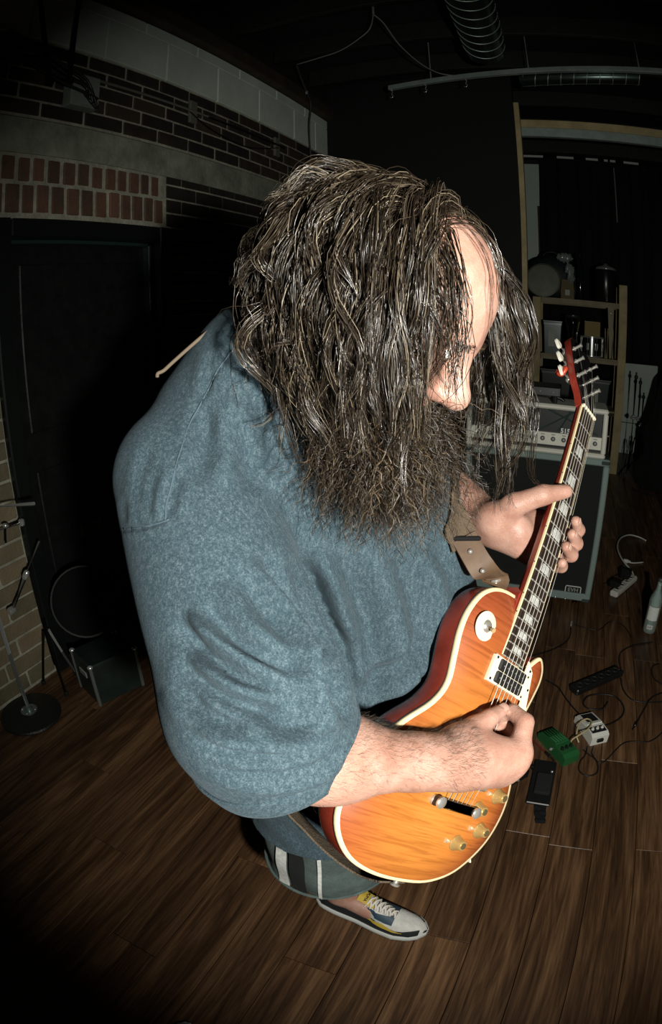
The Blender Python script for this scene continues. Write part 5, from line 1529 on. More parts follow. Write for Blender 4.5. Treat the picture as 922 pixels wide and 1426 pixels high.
tub((-0.195, 6.22, 1.2145), (0.20, 0.20, 0.33), M_TUB, 'dark green plastic tub with white paper label on the middle shelf')
tub((0.285, 6.24, 0.6695), (0.34, 0.24, 0.30), plain('teal_tub', (0.016, 0.034, 0.030), 0.3), 'dark teal storage tub with white label on the lower shelf')
tub((-0.14, 6.26, 0.6695), (0.34, 0.24, 0.36), plain('olive_tub', (0.02, 0.032, 0.018), 0.35), 'olive storage tub behind the amplifier on the lower shelf', lab=False)
def drum(loc, r, h, shell, label, name='snare_drum', cat='drum', n=8):
    t = thing(name, label, cat, loc); x_, y_, z_ = loc
    MB().lathe((x_, y_, z_ + .012), (0, 0, 1), [(r, 0), (r, h - .024), (0, h - .024)], 28).build('shell', shell, t, auto=40)
    for zz in (0.0, h - .016): MB().lathe((x_, y_, z_ + zz), (0, 0, 1), [(r + .010, 0), (r + .012, .004), (r + .010, .016), (r - .004, .016), (r - .003, .0)], 28, cap=False).build('hoop', M_CHR, t, auto=40)
    MB().lathe((x_, y_, z_ + h - .008), (0, 0, 1), [(r - .002, 0), (r - .004, .004), (0, .0045)], 28).build('drum_head', plain('drum_skin', (0.42, 0.45, 0.38), 0.6), t, auto=40)
    for i in range(n):
        a = 2 * math.pi * (i + .5) / n - math.pi / 2; c, s_ = math.cos(a), math.sin(a)
        MB().tube([(x_ + (r + .008) * c, y_ + (r + .008) * s_, z_ + .006), (x_ + (r + .008) * c, y_ + (r + .008) * s_, z_ + h - .004)], .0035, 6).build('tension_rod', M_CHR, t)
        MB().box((x_ + (r + .006) * c, y_ + (r + .006) * s_, z_ + h * .5), (.018, .018, h * .35), rot=[[c, -s_, 0], [s_, c, 0], [0, 0, 1]], ch=.003).build('lug', M_CHR, t)
    return t
drum((0.235, 6.28, 1.2145), 0.125, 0.22, plain('chrome_shell', (0.30, 0.32, 0.30), 0.2, 1.0), 'chrome snare drum under the tan box on the middle shelf')
bx = thing('cardboard_box', 'small tan cardboard box standing on the chrome snare drum', 'box', (0.235, 6.24, 1.438))
MB().box((0.235, 6.24, 1.4310 + .08), (0.17, 0.13, 0.155), ch=.003).build('carton', plain('cardboard', (0.34, 0.26, 0.10), 0.8), bx)
MB().box((0.235, 6.24, 1.5905), (0.172, 0.03, .004)).build('tape', plain('parcel_tape', (0.24, 0.17, 0.06), 0.4), bx)
jar = thing('glass_jar', 'large glass jar glinting beside the dark green tub', 'jar', (-0.0, 6.19, 1.2145))
MB().lathe((0.022, 6.19, 1.2145), (0, 0, 1), [(.052, 0), (.055, .01), (.055, .22), (.072, .28), (.085, .36), (.075, .40), (.070, .40), (.080, .355), (.066, .28), (.050, .22), (.050, .012), (0, .012)], 24).build('vessel', glass('jar_glass', (0.45, 0.75, 0.68), 0.06), jar, smooth=True)
MB().lathe((0.022, 6.19, 1.618), (0, 0, 1), [(.076, 0), (.078, .004), (.078, .022), (.07, .026), (0, .026)], 24).build('lid', plain('dark_lid', (0.03, 0.05, 0.045), 0.25), jar, auto=40)
pl = thing('wooden_offcut', 'pale tapered wood offcut standing beside the chrome snare drum', 'wood', (0.42, 6.2, 1.2145))
mb = MB(); mb.prism([(-.035, 0.56), (.035, 0.57), (.018, 0.01), (-.005, 0.0)], -.009, .009, M=(np.array([[1, 0, 0.0], [0, 0, -1.0], [0, 1.0, 0]]), np.array([0.432, 6.17, 1.2165]))); mb.build('board', plain('pale_wood', (0.36, 0.33, 0.22), 0.7, vary=.15), pl)
MB().box((0.432, 6.165, 1.70), (.004, .022, .004)).build('nail_head', M_CHR, pl)
for i, (x0_, tx) in enumerate(((0.384, -.006), (0.402, .004), (0.467, -.004))):
    st_ = thing('drum_stick', 'drum stick standing upright beside the chrome snare drum', 'drum stick', (x0_, 6.19, 1.2145), 'drum sticks on the middle shelf')
    MB().tube([(x0_, 6.19, 1.2155), (x0_ + tx, 6.20, 1.50)], [.007, .007], 8).build('stick', M_PINE, st_); MB().lathe((x0_ + tx, 6.20, 1.50), (tx * 2, 0, .28), [(.007, 0), (.004, .02), (.006, .028), (.004, .036), (0, .038)], 8).build('tip', M_PINE, st_, smooth=True)
# top of the shelf
ds = thing('frame_drum', 'round pale frame drum propped up on top of the shelf', 'drum', (-0.30, 6.15, 1.809))
MB().lathe((-0.30, 6.15, 1.991), (0.0, -1, 0.22), [(.180, -.004), (.186, 0), (.186, .012), (.178, .014), (.176, -.002)], 36, cap=False).build('rim', plain('rim_olive', (0.16, 0.17, 0.11), 0.5), ds, auto=40)
MB().lathe((-0.30, 6.15, 1.991), (0.0, -1, 0.22), [(.178, .004), (.17, .008), (0, .010)], 36).build('skin', plain('pale_skin', (0.22, 0.25, 0.185), 0.6, vary=.15), ds, smooth=True)
bg = thing('drum_bag', 'dark round drum bag behind the pale frame drum', 'bag', (-0.25, 6.40, 1.809))
mb = Blob().el((-0.22, 6.44, 2.058), (.30, .12, .24), None, .03).rc((-.42, 6.44, 1.922), (0.0, 6.44, 1.922), .105, .105, .06)
V_, Q_ = mb.net((-.60, 6.2, 1.78), (.20, 6.6, 2.36), .02, 8, 1); obj('bag_body', npmesh('bag_body', V_, Q_), plain('navy_nylon', (0.012, 0.018, 0.022), 0.6), bg, smooth=True)
MB().tube(smoothpts([(-.32, 6.40, 2.265), (-.27, 6.39, 2.325), (-.17, 6.39, 2.325), (-.12, 6.40, 2.265)], 5), .008, 6).build('handle', M_BLKP, bg, smooth=True)
wr = thing('plastic_wrap', 'crumpled clear plastic wrap bulging out of the tan paper sack', 'wrap', (-0.06, 6.26, 2.06))
mb = Blob().el((-0.07, 6.22, 2.26), (.09, .06, .055), None, .02).el((-0.02, 6.22, 2.14), (.055, .05, .06), None, .03).el((0.0, 6.21, 2.05), (.042, .04, .07), None, .03)
V_, Q_ = mb.net((-.2, 6.1, 1.95), (.12, 6.34, 2.36), .012, 8, 0); NV_ = vnormals(V_, Q_); V_ = V_ + NV_ * (0.012 * np.sin(V_[:, 0] * 150 + V_[:, 2] * 90) * np.sin(V_[:, 2] * 130 + 1))[:, None]
obj('film', npmesh('film', V_, Q_), plain('film', (0.24, 0.28, 0.25), 0.2), wr)
sk = thing('paper_sack', 'small tan paper sack on top of the shelf under plastic wrap', 'sack', (-0.03, 6.24, 1.809))
mb = MB(); rows = [[(-0.04 + s0 * a, 6.24 + s0 * .7 * b, 1.809 + z0) for a, b in ((-.07, -.06), (.07, -.06), (.075, 0), (.07, .06), (-.07, .06), (-.075, 0))] for z0, s0 in ((0, 1), (.09, 1.05), (.17, .92), (.21, .96))]
mb.strip(rows, closed=True); mb.add(rows[0], [tuple(range(6))[::-1]]); mb.add(rows[-1], [tuple(range(6))]); mb.build('sack_body', plain('kraft', (0.17, 0.14, 0.07), 0.8), sk)
MB().box((-0.04, 6.192, 1.88), (.05, .003, .06)).build('sack_label', plain('paper', (0.50, 0.52, 0.45), 0.7), sk)
bt = thing('spray_can', 'slim black bottle with a bright streak on top of the shelf', 'bottle', (0.10, 6.22, 1.809))
MB().lathe((0.10, 6.22, 1.809), (0, 0, 1), [(.036, 0), (.038, .006), (.038, .36), (.030, .40), (.016, .43), (.016, .47), (0, .47)], 20).build('bottle_body', plain('black_glass', (0.006, 0.010, 0.009), 0.08), bt, auto=50)
MB().lathe((0.10, 6.22, 2.279), (0, 0, 1), [(.018, 0), (.018, .03), (.010, .045), (0, .045)], 14).build('cap', M_BLKP, bt, auto=40)
pt = thing('black_pot', 'black lidded pot with chrome rim on top of the shelf', 'pot', (0.38, 6.25, 1.809))
MB().lathe((0.38, 6.25, 1.809), (0, 0, 1), [(.10, 0), (.115, .02), (.12, .30), (.11, .36), (0, .36)], 24).build('pot_body', plain('pot_black', (0.010, 0.012, 0.011), 0.25), pt, auto=50)
MB().lathe((0.38, 6.25, 2.165), (0, 0, 1), [(.113, 0), (.116, .008), (.10, .03), (.03, .05), (.02, .07), (0, .072)], 24).build('lid', M_CHR, pt, smooth=True)
MB().tube([(0.385, 6.122, 1.82), (0.385, 6.122, 1.94)], .008, 6).build('side_bar', M_CHR, pt)
# low clutter under the lowest boards
cs = thing('equipment_case', 'black equipment case with chrome latches on the bottom shelf', 'case', (0.20, 6.3, 0.169))
MB().box((0.22, 6.30, 0.169 + .15), (0.52, 0.36, 0.30), ch=.012).build('case_body', M_BLKP, cs)
for x_ in (0.06, 0.22, 0.38): MB().box((x_, 6.115, 0.36), (.03, .012, .045), ch=.004).build('latch', M_CHR, cs)
MB().box((0.22, 6.117, 0.40), (0.52, .006, .012)).build('case_trim', M_CHR, cs)

# ================================================================== things behind the shelf and at the far wall
pn = thing('white_board', 'pale white board leaning behind the hardware stands', 'board', (0.95, 7.25, 0))
mb = MB().prism([(0.60, 0.0), (0.60, 1.12), (1.16, 1.135), (1.18, 0.0)], -.012, .012, M=(np.array([[1, 0, 0.0], [0, 0, -1.0], [0, 1.0, 0]]), np.array([0.0, 7.26, 0.0]))); mb.v = [(a, b + 0.095 * c, c) for a, b, c in mb.v]; mb.build('board', plain('pale_board', (0.62, 0.75, 0.64), 0.6, vary=.1, vscale=3), pn)
MB().box((0.89, 7.246 + .095 * .385, 0.385), (0.55, .004, .010)).build('joint_strip', M_BLKP, pn)
dp = thing('black_drape', 'black cloth heaped over gear in front of the pale white board', 'cloth', (1.25, 5.6, 0))
mb = Blob().rc((1.02, 5.75, 0.1), (0.98, 5.75, 0.55), .20, .15, .1).rc((0.98, 5.75, 0.55), (1.10, 5.75, 1.02), .15, .16, .1).rc((1.35, 5.75, 0.1), (1.30, 5.75, 1.3), .26, .20, .1).el((0.88, 5.70, 0.18), (.14, .12, .16), None, .06)
V_, Q_ = mb.net((.6, 5.35, 0.004), (1.7, 6.1, 1.6), .022, 8, 1); NV_ = vnormals(V_, Q_); V_ = V_ + NV_ * (0.012 * np.sin(np.arctan2(V_[:, 1] - 5.7, V_[:, 0] - 1.1) * 12 + V_[:, 2] * 3))[:, None]; V_[:, 2] = np.maximum(V_[:, 2], 0.003)
obj('drape_cloth', npmesh('drape_cloth', V_, Q_), plain('black_cloth', (0.003, 0.0035, 0.0032), 0.95), dp, smooth=True)
MB().tube(smoothpts([(.74, 5.60, .012), (.80, 5.50, .010), (.90, 5.45, .010), (1.05, 5.43, .010)], 4), .007, 6).build('drape_hem', plain('black_cloth', (0.003, 0.0035, 0.0032), 0.95), dp, smooth=True)
M_STAND = plain('stand_black', (0.012, 0.014, 0.013), 0.3, 0.3)
HSP = [(0.72, 6.02, 1.05, 'tall'), (0.80, 6.25, 0.98, ''), (0.88, 6.50, 0.80, ''), (1.02, 6.30, 0.70, '')]
HLB = ['tallest folded hardware stand beside the shelf post', 'folded hardware stand with a clamp on top before the pale board', 'short folded hardware stand with chrome wing nuts before the pale board', 'shortest hardware stand beside the black cloth']
for (x_, y_, h_, _), lb in zip(HSP, HLB):
    t = thing('hardware_stand', lb, 'stand', (x_, y_, 0), 'folded drum hardware stands')
    MB().tube([(x_, y_, .12), (x_, y_, h_)], .011, 10).build('pole', M_STAND, t, smooth=True)
    MB().lathe((x_, y_, h_), (0, 0, 1), [(.012, 0), (.020, .006), (.020, .03), (.010, .04), (.010, .07), (0, .07)], 10).build('clamp', M_STAND, t, auto=40)
    MB().lathe((x_ - .03, y_ - .012, h_ * .62), (1, 0, 0), [(.012, 0), (.016, .01), (.010, .02), (.004, .05), (0, .05)], 8).build('wing_nut', M_CHR, t, smooth=True)
    MB().box((x_, y_, h_ * .62), (.034, .034, .05), ch=.006).build('collar', M_CHR, t)
    for k in range(3):
        a = k * 2.09 + x_ * 9; e = np.array([math.cos(a), math.sin(a), 0])
        MB().tube([np.array([x_, y_, .40]) + e * .015, np.array([x_, y_, .10]) + e * .06, np.array([x_, y_, .012]) + e * .13], .007, 8).build('leg', M_CHR if k == 0 else M_STAND, t, smooth=True)
        MB().lathe(np.array([x_, y_, 0.0]) + e * .13, (0, 0, 1), [(.012, 0), (.012, .016), (.006, .02), (0, .02)], 8).build('rubber_foot', M_BLKP, t)
# far wall: pale panel, trim and black curtain on a rail
struct('door_2', MB().box((-0.46, 7.585, 1.85), (0.26, 0.03, 3.70)), plain('pale_green_wall', (0.66, 0.82, 0.70), 0.6, vary=.06, vscale=2))
struct('trim_40', MB().box((-0.395, 7.565, 1.55), (0.05, 0.02, 3.10)), M_TIMB)
cu = thing('stage_curtain', 'black curtain hanging from a rail across the far wall', 'curtain', (0.8, 7.4, 0))
mb = MB(); rows = []
for z_ in np.linspace(0.02, 3.74, 12):
    rows.append([(x_ + .02 * math.sin(z_ * 2 + x_), 7.47 + .035 * math.sin(x_ * 23) + .012 * math.sin(x_ * 51 + z_), z_) for x_ in np.linspace(-0.37, 2.18, 150)])
mb.strip(rows); cl = mb.build('curtain_cloth', plain('curtain_black', (0.0035, 0.004, 0.004), 0.9), cu, smooth=True)
MB().cyl((-0.58, 7.47, 3.745), (2.18, 7.47, 3.745), .010, n=10).build('curtain_rail', M_BLKP, cu, smooth=True)
for x0_, x1_ in ((-.56, -.30), (-.12, .10), (.26, .42), (.50, .55), (.58, .65), (.76, .96)): MB().box(((x0_ + x1_) / 2, 7.43, 3.775), (x1_ - x0_, .012, .030)).build('rail_cover', plain('white_strip', (0.80, 0.85, 0.80), 0.5), cu)
for x_ in np.linspace(-.3, 2.1, 13): MB().tube([(x_ + .02 * math.cos(a), 7.47, 3.735 + .03 * math.sin(a)) for a in np.linspace(0, 6.28, 10)], .003, 5).build('curtain_ring', M_BLKP, cu)
MB().box((0.62, 7.405, 3.3), (.014, .006, .75)).build('fold_highlight', plain('highlight_grey', (0.20, 0.23, 0.21), 0.6), cu)  # painted highlight: pale grey strip for light catching a curtain fold

# ================================================================== things on the floor
def ztop(mb): return mb
def floor_path(L, z=0.0036):
    zs = z if hasattr(z, '__len__') else [z] * len(L)
    return [onz(u, v, q) for (u, v), q in zip(L, zs)] if hasattr(z, '__len__') else [np.array([p[0], p[1], z]) for p in (onz(u, v) for u, v in L)]
LAID = []
def lay(P, r):
    """a lead that crosses another, or itself, climbs over it"""
    P = np.array(P); need = P[:, 2].copy()
    for i, p in enumerate(P):
        for Q, rq in LAID:
            d = np.hypot(Q[:, 0] - p[0], Q[:, 1] - p[1]); m = d < r + rq + .002
            if m.any(): need[i] = max(need[i], Q[m, 2].max() + r + rq + .0004)
        if i > 14:
            d = np.hypot(P[:i - 12, 0] - p[0], P[:i - 12, 1] - p[1]); m = d < 2 * r + .002
            if m.any(): need[i] = max(need[i], need[:i - 12][m].max() + 2 * r + .0004)
    z = need.copy(); s_ = np.r_[0, np.cumsum(np.hypot(*np.diff(P[:, :2], axis=0).T))]
    for i in range(len(P)): z[i] = max(z[i], (need - 0.30 * np.maximum(np.abs(s_ - s_[i]) - r, 0)).max())
    P[:, 2] = z; LAID.append((P, r))
    return list(P)
M_CABLE = plain('cable_black', (0.008, 0.008, 0.008), 0.45)
M_CABW = plain('cable_white', (0.58, 0.58, 0.52), 0.5)
def cable(L, label, r=0.0034, mat=None, plugs=(), name='cable', z=None, group='cables on the floor'):
    t = thing(name, label, 'cable', floor_path(L[:1])[0], group)
    P = floor_path(L, z if z is not None else r + .0006)
    S = smoothpts(P, 12); S = lay(S, r) if z is None else S
    MB().tube(S, r, 8).build('lead', mat or M_CABLE, t, smooth=True)
    for i in plugs:
        a, b = (P[0], P[1]) if i == 0 else (P[-1], P[-2]); d = unit(a - b); a = a + np.array([0, 0, .004])
        MB().lathe(a - d * .006, d, [(.004, 0), (.0062, .006), (.0068, .012), (.0068, .034), (.004, .036), (.0031, .037), (.0031, .060), (.001, .066), (0, .066)], 12).build('plug', M_CHR if i == 0 else M_BLKP, t, auto=40)
    return t
cable([(795, 872), (792, 890), (775, 903), (745, 913), (712, 920)], 'black speaker lead with pale plug in front of the dark cabinet', plugs=(0,))
cable([(760, 948), (776, 957), (786, 971), (796, 984), (808, 997)], 'short black lead looping from the power strip towards the silver pedal')
cable([(866, 938), (862, 920), (866, 908), (884, 899), (908, 895)], 'black mains lead curling away from the far end of the black power strip')
cable([(864, 945), (868, 962), (880, 975), (900, 979), (930, 978)], 'black lead running from the black power strip below the curled mains lead')
cable([(838, 1012), (852, 1008), (866, 998), (868, 985), (858, 972), (840, 968), (820, 970), (812, 980), (820, 988), (838, 988), (846, 978)], 'black instrument lead looped beside the silver pedal', r=0.0036, plugs=(0,))
cable([(925, 965), (908, 972), (896, 990), (886, 1008)], 'black lead ending in a right-angle plug on bare boards', plugs=(1,))
cable([(812, 1045), (825, 1055), (840, 1062), (870, 1035), (905, 1033), (925, 1018)], 'thin black lead running from the silver pedal across the boards', r=0.0026)
cable([(826, 1040), (824, 1052), (832, 1066), (830, 1078), (816, 1081), (806, 1073), (808, 1061), (815, 1052), (818, 1040)], 'black patch lead looped below the silver pedal', r=0.0028)
cable([(918, 925), (908, 930), (910, 945), (925, 955)], 'black lead coiled beyond the power strip')
cable([(800, 870), (832, 878), (850, 866), (868, 872), (880, 890)], 'thin black lead wandering behind the black power strip', r=0.0025)
cable([(740, 1030), (752, 1042), (760, 1050)], 'dark red lead plugged into the green pedal', r=0.003, mat=plain('cable_red', (0.16, 0.02, 0.02), 0.5), plugs=(1,))
cable([(735, 1050), (738, 1058), (740, 1066)], 'dark red lead plugged into the small black pedal', r=0.003, z=[.0036, .030, .050], mat=plain('cable_red', (0.16, 0.02, 0.02), 0.5), plugs=(1,))

# black power strip
def bar(p0, p1, w, h, z0=0.0):
    p0 = np.array(p0, float); p1 = np.array(p1, float); d = p1 - p0; L = np.hypot(*d); a = math.atan2(d[1], d[0])
    R_ = np.array([[math.cos(a), -math.sin(a), 0], [math.sin(a), math.cos(a), 0], [0, 0, 1]]); c = np.array([*(p0 + p1) / 2, z0 + h / 2])
    return c, (L, w, h), R_
a_, b_ = onz(797, 966)[:2], onz(862, 938)[:2]
c, sz, R_ = bar(a_, b_, 0.062, 0.036)
ps = thing('power_strip', 'long black power strip lying across the boards', 'power strip', (c[0], c[1], 0))
MB().box(c, sz, R_, ch=.006).build('housing', M_BLKP, ps)
for i in range(6):
    q = c + R_ @ np.array([sz[0] * (-.38 + .15 * i), 0, sz[2] / 2])
    so2 = MB().lathe(q - np.array([0, 0, .001]), (0, 0, 1), [(.019, 0), (.018, .003), (.015, .003), (.014, .0005), (0, .0005)], 14).build('socket', plain('socket_black', (0.02, 0.021, 0.021), 0.5), ps, auto=40)
MB().box(c + R_ @ np.array([sz[0] * .45, 0, sz[2] / 2]), (.014, .022, .008), R_, ch=.002).build('switch', plain('switch_dark', (0.03, 0.01, 0.01), 0.4), ps)

# compact effect pedals
def pedal(p_top, p_bot, w, h, mat, label, top_col, knobs, extra=None, name='effect_pedal', kn_mat=None):
    p0, p1 = np.array(p_top, float), np.array(p_bot, float)
    d = unit(np.array([*(p1 - p0), 0])); L = np.linalg.norm(p1 - p0); s_ = np.array([-d[1], d[0], 0]); c = np.array([*(p0 + p1) / 2, 0])
    R_ = np.stack([d, s_, UPZ], 1)
    t = thing(name, label, 'pedal', c, 'effect pedals')
    P = lambda x, y, z: c + R_ @ np.array([x * L, y * w, z])
    rows = [[P(x, y, z) for x, z in ((-.5, 0.0), (-.5, h * .55), (-.47, h * .62), (.12, h * 1.0), (.40, h * 1.0), (.5, h * .80), (.5, 0.0))] for y in (-.5, -.47, .47, .5)]
    mb = MB(); mb.strip(rows); n = 7; mb.add(rows[0], [tuple(range(n))[::-1]]); mb.add(rows[-1], [tuple(range(n))]); mb.strip([[r[0], r[-1]] for r in rows]); mb.build('enclosure', mat, t, auto=20)
    pl_ = MB(); pr = [[P(x, y, z) for x, z in ((-.46, h * .66), (-.44, h * .80), (.08, h * 1.14), (.10, h * 1.02))] for y in (-.44, .44)]
    pl_.strip(pr); pl_.add(pr[0], [(0, 1, 2, 3)]); pl_.add(pr[1], [(3, 2, 1, 0)]); fp = pl_.build('foot_plate', mat, t)
    if top_col is not None:
        tr = [[P(x, y, z) for x, z in ((-.40, h * .835), (.0, h * 1.10))] for y in (-.34, .34)]
        tm = MB(); tm.strip(tr); tm.v = [(a, b, e + .0012) for a, b, e in tm.v]; tm.build('rubber_pad', top_col, fp)
    for k in knobs:
        MB().lathe(P(.26, k, h * 1.0), (0, 0, 1), [(.0075, 0), (.0075, .003), (.0055, .004), (.0050, .011), (0, .012)], 12).build('knob', kn_mat or M_BLKP, t, auto=35)
    for y, nm in ((-.5, 'jack'), (.5, 'jack')):
        MB().lathe(P(.02, y, h * .42), s_ * (1 if y > 0 else -1), [(.007, 0), (.007, .003), (.0045, .004), (.0045, .008), (0, .008)], 10).build('jack', M_CHR, t, auto=40)
    return t, P
M_SILV = plain('silver_paint', (0.74, 0.75, 0.68), 0.4)
pt0, pt1 = onz(811, 1003)[:2], onz(836, 1040)[:2]
dd = pt1 - pt0; pm = (pt0 + pt1) / 2
t, P = pedal(pm - dd * .52, pm + dd * .40, 0.082, 0.052, M_SILV, 'silver effect pedal with black pad and white knobs', M_BLKP, (-.28, 0, .28), kn_mat=plain('white_knob', (0.70, 0.70, 0.64), 0.4))
pp_ = MB(); tr = [[P(x, y, 0.0535) for x in (.17, .40)] for y in (-.42, .42)]; pp_.strip(tr); pp_.build('control_plate', M_BLKP, t)
MB().box(P(.505, 0, .024), (.016, .030, .016), np.stack([unit(P(1, 0, 0) - P(0, 0, 0)), unit(P(0, 1, 0) - P(0, 0, 0)), UPZ], 1), ch=.002).build('power_plug', M_BLKP, t)
M_GRN = plain('green_paint', (0.020, 0.115, 0.035), 0.35)
g0, g1 = onz(758, 1024)[:2], onz(794, 1064)[:2]
t, P = pedal(g0, g1, 0.074, 0.050, M_GRN, 'dark green effect pedal with ribbed foot plate', None, (-.28, 0, .28))
for k in (-.32, -.16, 0, .16, .32):
    MB().tube([P(-.42, k, .050 * .80 + .001), P(.06, k, .050 * 1.13 + .001)], .0030, 6).build('rib', plain('green_light', (0.035, 0.16, 0.05), 0.35), t, smooth=True)
cable([(793, 1038), (797, 1030), (806, 1024), (818, 1016), (824, 1006), (818, 1001), (808, 1006), (803, 1022), (806, 1034)], 'cream patch lead joining the green and silver pedals', r=0.0034, mat=plain('cable_cream', (0.52, 0.42, 0.22), 0.5), z=[.036, .045, .062, .070, .066, .060, .056, .040, .016])
k0, k1 = onz(712, 1088)[:2], onz(734, 1076)[:2]
k0 = k0 - (.022, 0.0); k1 = k1 - (.022, 0.0)
t, P = pedal(k0 + (k0 - k1) * .45, k1 + (k1 - k0) * .02, 0.072, 0.045, plain('pedal_black', (0.010, 0.011, 0.012), 0.4), 'small black effect pedal half hidden by the amber guitar', None, (-.25, .25), kn_mat=M_CHR)
# flat black pedal base with a rag of tape
q0, q1 = onz(760, 1062)[:2], onz(748, 1122)[:2]
c, sz, R_ = bar(q0, q1, 0.088, 0.012)
pb = thing('pedal_base', 'flat black pedal base with torn tape at its end', 'pedal base', (c[0], c[1], 0))
MB().box(c, sz, R_, ch=.003).build('plate', M_BLKP, pb)
MB().box(c + R_ @ np.array([.02, .005, .014]), (sz[0] * .45, .06, .016), R_, ch=.004).build('pad', plain('velcro', (0.012, 0.012, 0.013), 0.95, bump=.6, bscale=300), pb)
ta, tb_ = onz(752, 1118)[:2], onz(752, 1148)[:2]; c2, s2, R2 = bar(ta, tb_, 0.042, 0.006)
mb = MB(); rows = []
for k in np.linspace(-.5, .5, 9): rows.append([c2 + R2 @ np.array([k * s2[0], y * .042 * (.5 - .18 * max(0, k) + .05 * math.sin(k * 19)), .002 + .004 * math.sin(k * 9 + y * 5) ** 2]) for y in (-1, -.4, .3, 1)])
mb.strip(rows); mb.build('tape', M_BLKP, pb)
for k in (-.25, .2): MB().lathe(c + R_ @ np.array([sz[0] * k, .03, .006]), (0, 0, 1), [(.006, 0), (.005, .004), (0, .005)], 10).build('screw', M_CHR, pb, smooth=True)

# white power strip with black adapters and its lead
w0, w1 = onz(853, 832)[:2], onz(882, 808)[:2]
c, sz, R_ = bar(w0, w1, 0.058, 0.040)
ws = thing('extension_block', 'white extension block holding black adapters beside the speaker cabinet', 'extension block', (c[0], c[1], 0))
MB().box(c, sz, R_, ch=.010).build('housing', M_CABW, ws)
for i in range(4): MB().lathe(c + R_ @ np.array([sz[0] * (-.34 + .22 * i), 0, sz[2] / 2 - .001]), (0, 0, 1), [(.018, 0), (.017, .003), (.014, .003), (.013, .001), (0, .001)], 12).build('socket', M_CABW, ws, auto=40)
for i, lb in ((0, 'larger black power adapter plugged into the white extension block'), (2, 'black power adapter with tall body plugged into the white extension block')):
    q = c + R_ @ np.array([sz[0] * (-.30 + .24 * i), .024, sz[2] / 2 + .003])
    t = thing('power_adapter', lb, 'adapter', q, 'black power adapters')
    MB().box(q + np.array([0, 0, .022 + .006 * i]), (.075 - .008 * i, .062, .042 + .012 * i), R_, ch=.008).build('adapter_body', M_BLKP, t)
    MB().tube([q + np.array([0, .02, .02]), q + np.array([-.03, .06, .0]), np.array([q[0] - .06, q[1] + .10, .004])], .002, 6).build('adapter_lead', M_CABLE, t, smooth=True)
wl_ = thing('mains_lead', 'white mains lead arching up behind the white extension block', 'cable', (c[0], c[1], 0))
wp = [c + R_ @ np.array([sz[0] * .5, 0, 0]), onz(880, 796, .03), onz(866, 778, .05), onz(860, 762, .05), onz(864, 750, .04), onz(876, 745, .03), onz(890, 748, .012), onz(900, 753, .006)]
MB().tube(smoothpts(wp, 6), .006, 8).build('lead', M_CABW, wl_, smooth=True)
wp2 = thing('white_plug', 'white mains plug on a short lead inside the curl of the white lead', 'plug', onz(868, 781))
pz = lambda u, v, z: onz(u, v, z)
MB().lathe(pz(868, 781, .016), unit(pz(893, 784, .01) - pz(868, 781, .016)), [(.012, 0), (.016, .006), (.016, .03), (.009, .045), (.006, .055), (0, .055)], 12).build('plug_body', M_CABW, wp2, auto=40)
MB().tube(smoothpts([pz(873, 782, .014), pz(882, 784, .008), pz(896, 783, .006)], 4), .005, 8).build('lead', M_CABW, wp2, smooth=True)

# glass bottle
bo = np.array([0.615, 2.80, 0.0])
bot = thing('glass_bottle', 'clear glass bottle with paper labels standing on the boards', 'bottle', bo)
MB().lathe(bo, (0, 0, 1), [(.030, 0.0005), (.037, .006), (.038, .02), (.038, .19), (.034, .215), (.017, .255), (.0135, .275), (.0135, .305), (.0105, .305), (.0105, .275), (.015, .252), (.031, .212), (.035, .19), (.035, .014), (0, .010)], 28).build('bottle_glass', plain('bottle_glass', (0.62, 0.78, 0.72), 0.12, spec=0.8, **{'Transmission Weight': 0.72, 'IOR': 1.3}), bot, smooth=True)
MB().lathe(bo + np.array([0, 0, .303]), (0, 0, 1), [(.0155, 0), (.0155, .016), (.013, .019), (0, .019)], 20).build('cap', plain('cap_dark', (0.05, 0.055, 0.05), 0.4), bot, auto=40)
def wrap(z0, z1, a0, a1, nm, mat, r=.0385):
    mb = MB(); mb.strip([[bo + np.array([r * math.cos(a), r * math.sin(a), z]) for a in np.linspace(a0, a1, 12)] for z in (z0, z1)]); return mb.build(nm, mat, bot, smooth=True)
ca_ = math.atan2(-bo[1], -bo[0])
wrap(.085, .165, ca_ - .85, ca_ + .85, 'front_label', plain('bottle_label', (0.72, 0.78, 0.72), 0.6, vary=.15, vscale=160))
wrap(.032, .058, ca_ - .45, ca_ + .45, 'foot_label', plain('bottle_label2', (0.62, 0.65, 0.60), 0.6))
fwd = np.array([math.cos(ca_), math.sin(ca_)])
Mt = Matrix.Translation(Vector(bo + np.array([fwd[0] * .0392, fwd[1] * .0392, .045]))) @ Matrix.Rotation(ca_ + math.pi / 2, 4, 'Z') @ Matrix.Rotation(math.pi / 2, 4, 'X')
text_part('KiR', 0.016, M_BLKP, bot, Mt, 'label_print')

